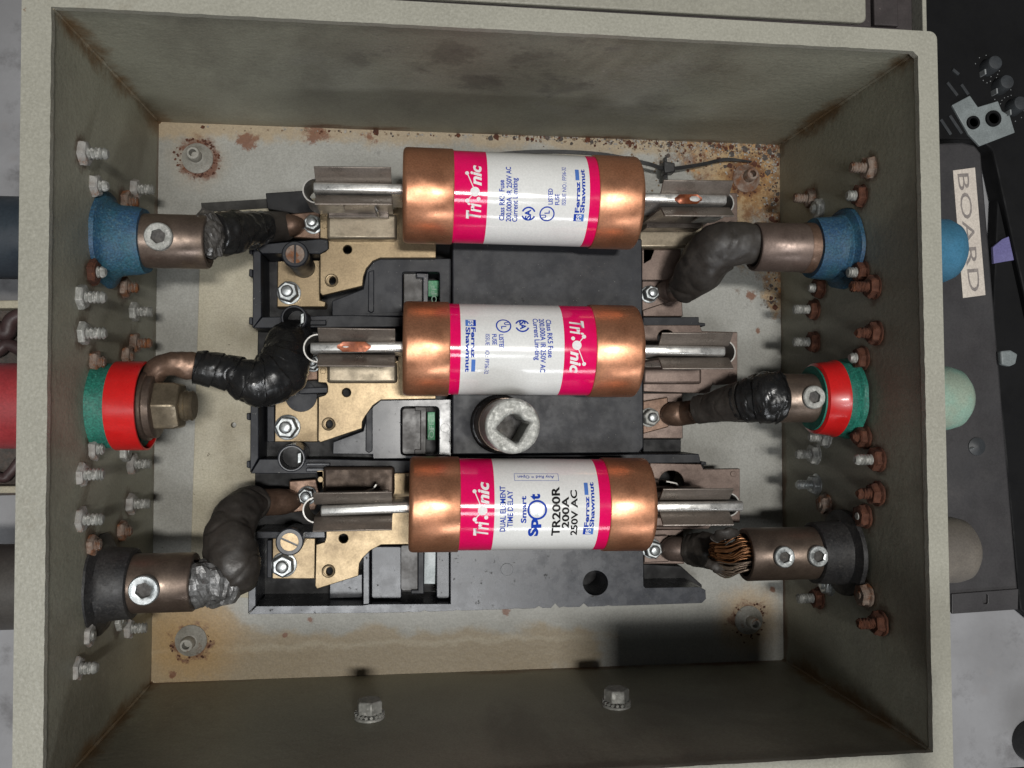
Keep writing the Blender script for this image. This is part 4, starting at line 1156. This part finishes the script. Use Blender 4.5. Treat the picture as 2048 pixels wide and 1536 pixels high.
# from torn blue-receptacle sleeve to the first terminal
z1 = r1.c.z
c1 = thing('taped_cable', P(480, 465, 20), 'burnt taped cable with torn end beside the brown sleeve of the blue receptacle', 'cable', 'cables to the switch')
build('burnt_end', tube([(PV(372, 478, z1), 7.2), (PV(395, 474, z1 - 1), 8.4), (PV(418, 470, z1 - 3), 8.8), (PV(436, 466, z1 - 5), 7.4)], 20, 24, amp=3.0, sc=.24, seed=3), M['char'], c1, 0)
bm = bmesh.new()
rng = random.Random(3)
for k in range(16):
    a = rng.uniform(0, 6.28)
    cpt = PV(rng.uniform(383, 425), rng.uniform(440, 510), z1 + rng.uniform(-2, 6))
    chunk(bm, cpt, rng.uniform(.6, 1.6), k, squash=.5)
build('torn_scraps', bm, M['lead'], c1, 0)
build('tape_wrap', tube([(PV(426, 466, z1 - 4), 7.8), (PV(445, 466, z1 - 8), 8.6), (PV(470, 463, z1 - 15), 8.2), (PV(500, 459, z1 - 24), 7.4), (PV(524, 455, z1 - 31), 6.8)], 160, 64, amp=1.1, sc=.13, rings=.8, rfreq=4, seed=5, crease=.3, csc=.07), M['tape'], c1, 60)
build('heat_shrink_sleeve', tube([(PV(518, 455, z1 - 29), 7.0), (PV(545, 454, z1 - 38), 7.0), (PV(570, 453, z1 - 44), 6.6)], 24, 32, amp=.25, sc=.12), M['shrink'], c1, 60)
lug(c1, [(575, 428), (640, 422), (640, 478), (580, 474)], 18.2, 3, [(PV(564, 452, z1 - 43), 5.6), (PV(584, 451, 24), 5.0), (PV(600, 450, 21), 3.4)])
nut((624, 445), 21.2, 3.9, 2.3)
# loop of black tape between ring lug and middle terminal
z2 = r2.c.z
c2 = thing('taped_cable', P(540, 760, 20), 'thick shiny black taped cable bent in a hook from the brass nut lug', 'cable', 'cables to the switch')
a0 = r2.at(286)
ringc = r2.c + r2.d * (a0 + 3.2)
ln = build('lug', lathe(ringc, r2.d, [(-.2, 12.6), (2.2, 12.6), (2.6, 12.1), (2.6, 8)], 40, wob=.01), M['bronze'], c2, 40)
build('lug_barrel', tube([(PV(306, 762, z2), 4.0), (PV(318, 737, z2 + 2), 4.6), (PV(345, 727, z2 + 3), 4.6), (PV(375, 730, z2 + 2), 5.4), (PV(402, 735, z2 + 1), 5.6)], 36, 28, amp=.8, sc=.15, flat=.85), M['lug_copper'], ln, 60)
build('tape_wrap', tube([(PV(390, 734, z2 + 1), 6.0), (PV(430, 740, z2), 6.6), (PV(468, 748, z2 - 1), 7.2), (PV(499, 762, z2 - 2), 8.8), (PV(530, 762, z2 - 4), 9.8), (PV(560, 744, z2 - 7), 10.2), (PV(573, 714, z2 - 12), 9.6), (PV(576, 688, z2 - 20), 8.6), (PV(590, 676, z2 - 32), 7.6)], 260, 64, amp=.8, sc=.11, rings=.75, rfreq=9, seed=9, crease=.35, csc=.10), M['tape'], c2, 60)
lug(c2, [(596, 700), (636, 700), (636, 760), (600, 762)], 18.2, 3, [(PV(592, 690, 30), 5.6), (PV(604, 714, 25), 5.6), (PV(616, 728, 21), 4)])
nut((624, 724), 21.2, 3.9, 2.3)
# peeling shrink tube to the lower terminal
z3 = r3.c.z
c3 = thing('torn_cable', P(465, 1100, 20), 'peeling grey-brown cable with crumpled silver foil at the bronze sleeve', 'cable', 'cables to the switch')
build('crumpled_foil', tube([(PV(360, 1166, z3), 8.0), (PV(392, 1166, z3), 8.8), (PV(420, 1164, z3 - 1), 9.0), (PV(450, 1168, z3 - 4), 8.4), (PV(478, 1172, z3 - 8), 5.0)], 26, 26, amp=2.6, sc=.22, seed=2), M['lead'], c3, 0)
bm = bmesh.new()
for k in range(14):
    cpt = PV(rng.uniform(405, 475), rng.uniform(1120, 1195), z3 + rng.uniform(-3, 6))
    chunk(bm, cpt, rng.uniform(.6, 1.5), k + 60, squash=.4)
build('torn_scraps', bm, M['lead'], c3, 0)
build('peeled_sheath', tube([(PV(486, 1168, z3 - 10), 5.5), (PV(474, 1142, z3 - 5), 9.6), (PV(464, 1108, z3 - 6), 10.4), (PV(461, 1068, z3 - 12), 9.8), (PV(474, 1030, z3 - 20), 9.0), (PV(498, 1008, z3 - 28), 7.6), (PV(514, 1004, z3 - 33), 7.0)], 110, 56, amp=1.1, sc=.10, seed=12, crease=.7, csc=.055), M['shrink'], c3, 60)
lug(c3, [(578, 962), (632, 958), (640, 990), (630, 1020), (580, 1026)], 18.2, 3, [(PV(500, 1005, z3 - 30), 5.8), (PV(540, 1004, 30), 5.9), (PV(572, 1003, 26), 5.6), (PV(592, 1000, 21), 3.6)])
nut((612, 993), 21.2, 3.9, 2.4)
# brown shrink elbow
z4 = r4.c.z
c4 = thing('shrouded_cable', P(1440, 520, 15), 'bulging brown heat-shrunk cable elbow entering the copper-brown sleeve', 'cable', 'cables to the switch')
build('heat_shrink_sleeve', tube([(PV(1530, 488, z4), 7.6), (PV(1505, 487, z4 - .5), 8.4), (PV(1480, 487, z4 - 1), 9.2), (PV(1448, 492, z4 - 3), 10.6), (PV(1420, 512, z4 - 8), 11.2), (PV(1398, 542, z4 - 14), 10.6), (PV(1378, 566, z4 - 21), 8.6), (PV(1362, 576, z4 - 26), 7.2)], 110, 56, amp=1.0, sc=.09, seed=21, crease=.5, csc=.05), M['shrink'], c4, 60)
lug(c4, [(1284, 552), (1318, 546), (1345, 560), (1345, 602), (1284, 622)], 17.2, 2.6, [(PV(1368, 572, z4 - 25), 5.8), (PV(1350, 578, 25), 6.0), (PV(1334, 580, 23), 5.6), (PV(1320, 582, 19), 3.2)], 'browned')
nut((1304, 586), 19.9, 3.9, 2.3)
z5 = r5.c.z
c5 = thing('taped_cable', P(1460, 810, 15), 'short tapering cable with shiny black tape at the sleeve of the red-banded receptacle', 'cable', 'cables to the switch')
build('tape_wrap', tube([(PV(1570, 794, z5), 8.0), (PV(1556, 794, z5), 10.4), (PV(1540, 795, z5), 10.9), (PV(1515, 797, z5 - 3), 10.2), (PV(1495, 801, z5 - 6), 9.0), (PV(1478, 804, z5 - 9), 8.2)], 160, 64, amp=.9, sc=.16, rings=.9, rfreq=4, seed=31, crease=.45, csc=.13), M['tape'], c5, 60)
build('heat_shrink_sleeve', tube([(PV(1490, 802, z5 - 7), 9.2), (PV(1455, 808, z5 - 14), 8.2), (PV(1425, 814, z5 - 21), 6.9), (PV(1396, 820, z5 - 27), 6.5)], 60, 40, amp=.5, sc=.12, seed=33, crease=.3, csc=.07), M['shrink'], c5, 60)
lug(c5, [(1286, 802), (1336, 794), (1338, 854), (1286, 868)], 17.2, 2.6, [(PV(1404, 820, z5 - 27), 5.6), (PV(1372, 826, 26), 5.7), (PV(1346, 828, 23), 5.8), (PV(1330, 830, 19), 3.4)])
nut((1304, 835), 19.9, 4.2, 2.3, 'galv')
z6 = r6.c.z
c6 = thing('frayed_cable', P(1430, 1105, 15), 'stripped cable with bare copper strands fraying into the two-screw sleeve', 'cable', 'cables to the switch')
build('sheath', tube([(PV(1376, 1099, 26), 6.8), (PV(1392, 1100, 29), 7.6), (PV(1412, 1102, 33), 8.1), (PV(1436, 1104, 38), 7.4)], 36, 36, amp=.9, sc=.2, seed=41), M['shrink'], c6, 60)
build('sheath_scrap', tube([(PV(1428, 1078, z6 + 1), 2.2), (PV(1446, 1068, z6 + 6), 2.6), (PV(1466, 1066, z6 + 6), 2.4), (PV(1474, 1070, z6 + 5), 1.4)], 20, 14, amp=.6, sc=.4, flat=.6), M['shrink'], c6, 40)
build('sheath_scrap', tube([(PV(1412, 1124, z6 - 4), 1.6), (PV(1430, 1134, z6 - 2), 2.4), (PV(1448, 1140, z6 - 2), 1.6)], 20, 14, amp=.6, sc=.4, flat=.6), M['shrink'], c6, 40)
for k in range(84):
    t = k / 83
    a = 6.28 * rng.random(); rr = 7.2 * math.sqrt(rng.random())
    e_ = Vector((0, math.cos(a) * rr, math.sin(a) * rr))
    p0 = PV(1512, 1108, z6) + e_ * .95
    p1 = PV(1478, 1106, z6 - 1) + e_ * 1.12 + Vector((0, rng.uniform(-1, 1), rng.uniform(-.6, 1.2)))
    p2 = PV(1452, 1108, z6 - 3) + e_ * 1.05 + Vector((0, -2.0 + rng.uniform(-1.2, 1.2), 0))
    p3 = PV(1426, 1106, z6 - 7) + e_ * .9 + Vector((0, -1.5, 0))
    build('strand', tube([(p0, .36), (p1, .38), (p2, .38), (p3, .34)], 10, 6), M['strand'] if e_.y - e_.z * .2 > -2.4 else M['strand_dark'], c6, 60)
lug(c6, [(1288, 1072), (1336, 1070), (1338, 1124), (1288, 1126)], 17.2, 2.6, [(PV(1384, 1099, 26), 5.8), (PV(1356, 1098, 24), 5.8), (PV(1340, 1098, 22), 5.6), (PV(1326, 1098, 19), 3.2)], 'browned')
nut((1308, 1100), 19.9, 4.4, 2.5)

# ================================================================== screws through the side walls
SCREW_LOOK = {'galv': ('galv', 'galv', 'dull grey screw'), 'white': ('white_zinc', 'galv', 'white-crusted screw'), 'rust': ('rust', 'rust', 'fully rusted screw'),
              'mixed': ('rust', 'galv', 'rusty-nut grey-thread screw'), 'tan': ('rust_mix', 'rust_mix', 'mottled half-rusted screw'), 'clean': ('steel', 'steel', 'bright clean screw')}
def screw(side, head, tip, look, rn=4.6, rs=2.25):
    w = wallpt(head[0], head[1], side)
    sg = 1 if side == 'L' else -1
    d = Vector((sg, 0, 0))
    w = w + Vector((-sg * 1.6, 0, 0))
    e = P(tip[0], tip[1], w.z)
    L = max(4.5, (e - w).dot(d))
    mn, ms, words = SCREW_LOOK[look]
    near = min(RECS, key=lambda r: (r.c - w).length)
    rel = 'toward the lid' if w.y > near.c.y else 'away from the lid'
    where = {r1: 'torn-sleeve blue receptacle', r2: 'brass-nut receptacle', r3: 'one-screw black receptacle', r4: 'plain-sleeve blue receptacle', r5: 'crooked-tape green receptacle', r6: 'two-screw black receptacle'}[near]
    size = 'long' if L > 9.5 else 'short'
    lift = 'near rim' if w.z > near.c.z else 'near back panel'
    t = thing('wall_screw', w, f'{size} {words} by {where}, {rel}, {lift}', 'screw', 'screws poking through the side walls')
    jit = random.uniform(0, 1)
    bm = hexa(w + d * 1.0, d, rn * random.uniform(.94, 1.06), 3.2, turn=jit, cham=.14)
    crust = look in ('rust', 'white', 'tan', 'mixed')
    if crust:
        bmesh.ops.subdivide_edges(bm, edges=bm.edges, cuts=3, use_grid_fill=True)
        for v in bm.verts: v.co += (v.co - w - d * 2.5) * .13 * mnoise.noise(v.co * .55 + Vector((jit * 9, 0, 0)))
    o = build('nut', bm, M[mn], t, 40 if crust else 30, bevel=0 if crust else .25)
    build('nut_flange', lathe(w + d * .3, d, [(0, rn * 1.13), (.8, rn * 1.13), (1.2, rn * .96)], 26, wob=.05 if crust else 0, wsc=.5), M[mn], o, 50)
    prof = []
    s = 3.6
    while s < L - .9:
        prof += [(s, rs * .70), (s + .5, rs), (s + .75, rs)]; s += 1.35
    prof += [(L - .5, rs * .8), (L, rs * .62)]
    build('thread', lathe(w, d, prof, 20, wob=.10 if look == 'rust' else .02, wsc=.7), M[ms], t, 24)
for h, t, k in LS: screw('L', h, t, k)
for h, t, k in RS: screw('R', h, t, k)

# two hex bolts in the lower wall
pw, nw = BK['bl'], (RM['bl'] - BK['bl']).cross(BK['br'] - BK['bl'])
for px, tp, lb in (((739, 1436), .35, 'dusty hex bolt and toothed washer low on the bare lower wall'), ((1233, 1412), .1, 'dusty hex bolt in the shadow edge of the lower wall')):
    w = on_plane(px[0], px[1], pw, nw)
    d = Vector((0, 1, 0))
    t = thing('hex_bolt', w, lb, 'bolt', 'hex bolts in the lower wall')
    build('flat_washer', lathe(w + d * .1, d, [(0, 6.2), (.8, 6.2), (1.1, 5.9)], 36), M['galv'], t, 40)
    bm = bmesh.new()
    for k in range(18):
        a = 2 * math.pi * k / 18
        c_ = w + d * 1.9 + Vector((math.cos(a) * 5.3, 0, math.sin(a) * 5.3))
        m_ = bmesh.ops.create_cube(bm, size=1)
        R_ = Matrix.Rotation(-a, 3, 'Y') @ Matrix.Rotation(.5, 3, 'X')
        for v in m_['verts']: v.co = c_ + R_ @ Vector((v.co.x * 1.7, v.co.y * 1.1, v.co.z * 1.2))
    build('toothed_washer', bm, M['galv'], t, 0)
    build('bolt_head', hexa(w + d * 2.4, d, 5.6, 5.2, turn=tp, cham=.1), M['galv'], t, 30, bevel=.35)

# black cable tie lying behind the upper fuse
tie = thing('cable_tie', P(1400, 330, 0), 'thin black nylon cable tie lying on the rusty back panel', 'cable tie')
path = [(P(960, 312, 5), 1), (P(1080, 304, 9), 1), (P(1200, 309, 12), 1), (P(1290, 327, 12), 1), (P(1335, 338, 9), 1), (P(1400, 330, 5), 1), (P(1450, 320, 2.5), 1), (P(1502, 324, 1.2), 1)]
bm = bmesh.new()
sm = smooth_path(path, 70)
vs = []
for i, (p, r) in enumerate(sm):
    a = sm[max(i - 1, 0)][0]; b = sm[min(i + 1, len(sm) - 1)][0]
    dd = (b - a).normalized(); n = Vector((-dd.y, dd.x, 0)).normalized()
    w = .9 if i < 62 else .9 - .07 * (i - 62)
    vs.append([bm.verts.new(p + n * s * w + Vector((0, 0, z))) for s, z in ((-1, 0), (1, 0), (1, .9), (-1, .9))])
for k in range(len(vs) - 1):
    for i in range(4): bm.faces.new((vs[k][i], vs[k][(i + 1) % 4], vs[k + 1][(i + 1) % 4], vs[k + 1][i]))
bm.faces.new(vs[0]); bm.faces.new(vs[-1])
build('strap', bm, M['tie'], tie, 40)
build('tie_head', pprism([(1327, 322), (1350, 325), (1351, 344), (1329, 346)], 6, 12.5), M['tie'], tie, 30, bevel=.6)
build('strap_tail', pprism([(1329, 314), (1334, 313), (1336, 360), (1328, 360)], 4.5, 8), M['tie'], tie, 30, bevel=.2)

# crumbs of rust and dirt on the back panel
rng = random.Random(77)
bm = bmesh.new()
for k in range(1500):
    zone = rng.random()
    if zone < .62:
        u = 1000 + 560 * rng.random() ** .6; v = 268 + (u - 1000) * .038 + abs(rng.gauss(0, 1)) * (6 + 20 * max(0, (u - 1150) / 400))
    elif zone < .68:
        u = 360 + 700 * rng.random() ** .7; v = 251 + (u - 360) * .033 + abs(rng.gauss(0, 3.5))
    elif zone < .92:
        u = 1556 - abs(rng.gauss(0, 14)); v = 300 + 330 * rng.random() ** 1.2
    else:
        u = 1290 + 260 * rng.random(); v = 310 + abs(rng.gauss(0, 60))
    if u > 1556 or v > 660: continue
    big = rng.random() < .05
    r = rng.uniform(.9, 2.0) if big else rng.uniform(.2, .75)
    chunk(bm, P(u, v, .15), r, k, mat=rng.choice((0, 0, 0, 1, 2, 2, 2, 3)) if not big else rng.choice((1, 1, 3)), squash=.45 if not big else .22)
put(build('rust_crumbs', bm, [M['crumb_tan'], M['rust'], M['crumb_pale'], M['crumb_dark']], None, 0), 'loose rust flakes and crumbs along the back panel edges', 'debris', kind='stuff')

# ================================================================== outside the box
bm = prism([(-3000, -3000), (3000, -3000), (3000, 3000), (-3000, 3000)], -23, -3.2)
put(build('floor', bm, M['floor'], None, 0), kind='structure')
# dark case lying beside the box
cs = thing('equipment_case', P(1960, 800, -3), 'dark scuffed flat metal case on the floor beside the box', 'case')
cz = 22
build('case_lid', pprism([(1800, 290), (1925, 284), (1950, 290), (1963, 306), (2036, 1178), (2035, 1216), (1820, 1232)], -3, cz), M['gray_case'], cs, 30, bevel=1.2, bseg=3)
build('case_flange', pprism([(1904, 1188), (2037, 1178), (2036, 1219), (1904, 1228)], cz, cz + 1.2, [rrect(1966, 1188, 1976, 1208, 4)]), M['gray_case'], cs, 0, bevel=.2)
q = P(1953, 893, cz)
bm = lathe(q, (0, 0, 1), [(0, 4.6), (.5, 4.5), (1.3, 2.4), (1.8, .8)], 28)
build('case_screw', bm, M['knob'], cs, 40)
build('case_stud', lathe(P(1939, 897, cz), (.3, .1, 1), [(0, .7), (2.2, .6), (2.6, .3)], 12), M['steel'], cs, 40)
tp = thing('tape_strip', P(1942, 465, cz), 'strip of masking tape lettered BOARD on the dark case', 'label')
build('tape', pprism([(1906, 341), (1950, 335), (1971, 590), (1926, 596)], cz + .1, cz + .3), M['paper_tape'], tp, 0)
flat_text('lettering', 'BOARD', P(1914, 348, cz).xy, P(1938, 584, cz).xy, 6.0, cz + .36, 'pencil', tp)
# black control panel with knobs further back
cp = thing('control_panel', P(1960, 130, -3), 'black control panel with grey knobs and white socket plate', 'control panel')
kz = 8
build('panel_body', pprism([(1790, -120), (2300, -300), (2300, 600), (2060, 640), (1985, 300), (1960, 280), (1880, 278)], -3, kz), M['black_case'], cp, 0, bevel=1)
build('socket_plate', pprism([(1904, 210), (1940, 191), (1956, 214), (1996, 202), (2004, 222), (2020, 232), (2030, 265), (1960, 292), (1937, 268)], kz, kz + 1.5), M['white_tag'], cp, 0, bevel=.3)  # plate colour dimmed below white for the shadow it lies in
for u, v, r in ((1945, 246, 14), (1985, 238, 17)):
    build('socket', lathe(P(u, v, kz + 1.5), (0, 0, 1), [(0, r * .25), (1.2, r * .25), (1.2, r * .17), (0, r * .17)], 24), M['black_case'], cp, 40)
for u, v in ((1974, 137), (1997, 175), (2024, 217)):
    q = P(u, v, kz)
    k = build('knob', lathe(q, (-.05, .05, 1), [(0, 4.4), (6, 4.0), (7, 3.5), (7.2, 2.5)], 28), M['knob'], cp, 40)
    build('pointer', prism([(q.x - 4.2, q.y - 4.8), (q.x - 3.4, q.y - 4.8), (q.x - 3.6, q.y - 2.2), (q.x - 4.4, q.y - 2.2)], kz, kz + 4), M['ink_tick'], k, 0)
    for i in range(9):
        a = math.radians(-110 + 34 * i)
        c_ = q + Vector((math.cos(a), math.sin(a), 0)) * 7.0
        build('tick_mark', prism([Vector(x) for x in circ(c_.x, c_.y, .26, 8)], kz, kz + .2), M['ink_tick'], k, 0)
for a, b in (((1893, 166), (1913, 192)), ((1904, 140), (1916, 150)), ((1921, 170), (1935, 190)), ((1880, 240), (1900, 270)), ((1898, 232), (1922, 268))):
    A, B = P(*a, kz), P(*b, kz)
    n = (B - A).normalized(); n = Vector((-n.y, n.x, 0)) * .8
    build('panel_trim', prism([(A + n).xy, (B + n).xy, (B - n).xy, (A - n).xy], kz, kz + .8), M['knob'], cp, 0)
bs = thing('road_case', P(2120, 800, -3), 'plain black case in the dark gap beyond the flat case', 'case')
build('case_body', pprism([(2000, 284), (2300, 250), (2400, 1320), (2070, 1245), (2040, 1220), (1985, 640)], -3, 4), M['black_case'], bs, 0, bevel=1)
st = thing('strap', P(2010, 500, 4), 'purple webbing strap crossing the black case', 'strap')
build('webbing', pprism([(1986, 494), (2005, 478), (2120, 430), (2120, 505), (2010, 523), (1988, 527)], 4.2, 6), M['purple'], st, 0, bevel=.3)
tg = thing('tag', P(2018, 718, 4), 'small pale tag hanging at the edge of the dark case', 'tag')
build('tag_body', pprism([(2002, 702), (2022, 700), (2036, 708), (2032, 728), (2020, 733), (2004, 729)], 23, 26), M['white_tag'], tg, 0, bevel=.8)
hb = thing('cable_coil', P(2056, 1470, -3), 'round black rubber hose end on the concrete floor', 'hose')
build('hose', lathe(P(2062, 1480, -3), (0, 0, 1), [(0, 11), (14, 11), (17, 9), (17, 5), (4, 5)], 32), M['black_rubber'], hb, 40)
# clutter by the other side: dark tray with hoses between the receptacles
tr_ = thing('floor_tray', P(-40, 700, -3), 'dark wooden tray on the floor beside the red receptacle', 'tray')
build('tray_base', pprism([(-400, 610), (60, 606), (60, 990), (-400, 1000)], -3, 2), M['crumb_dark'], tr_, 0, bevel=.6)
build('tray_side', pprism([(-400, 604), (60, 600), (60, 616), (-400, 620)], 2.05, 12), M['fibre'], tr_, 0, bevel=.6)
build('tray_side', pprism([(-400, 975), (60, 972), (60, 986), (-400, 990)], 2.05, 12), M['fibre'], tr_, 0, bevel=.6)
for i, pts in enumerate((((-80, 640), (-20, 650), (12, 668), (24, 640), (60, 622)), ((-80, 720), (-10, 705), (14, 690), (40, 700), (70, 720)), ((-70, 930), (0, 955), (18, 948), (40, 920), (60, 900)))):
    hs = thing('hose', P(pts[2][0], pts[2][1], 2), ('dusky flexible hose curling in the dark tray on the lid side', 'thin dusky hose passing close to the red receptacle', 'dusky flexible hose curling in the dark tray away from the lid')[i], 'hose', 'hoses in the dark tray')
    build('hose_body', tube([(P(u, v, 6), 3.4 - .6 * i) for u, v in pts], 40, 14), M['pinkwire'], hs, 60)

# added unseen stand beside the lower wall; its bar is shaped to shade that corner
LP = Vector((130, -20, 1550))
zl = 215
q = P(1176, 1230, 0); k0 = q + (LP - q) * (zl / LP.z)
st2 = thing('shade_stand', (110, -215, -3.2), 'added out-of-view black stand with bar that shades the lower wall corner', 'stand')
build('base', prism([(90, -300), (190, -300), (190, -205), (90, -205)], -3.2, 8), M['black_case'], st2, 30, bevel=2)
build('post', lathe((147, -222, 8), (0, 0, 1), [(0, 8), (zl - 8, 8), (zl - 5, 6)], 24), M['black_case'], st2, 40)
build('arm', prism([(143, -222), (151, -222), (151, k0.y - 20), (143, k0.y - 20)], zl - 8, zl - 3.2), M['black_case'], st2, 30, bevel=1)
build('shade_bar', prism([(k0.x, k0.y), (152, k0.y), (152, k0.y - 29), (k0.x, k0.y - 29)], zl - 3, zl + 3), M['black_case'], st2, 30, bevel=1)
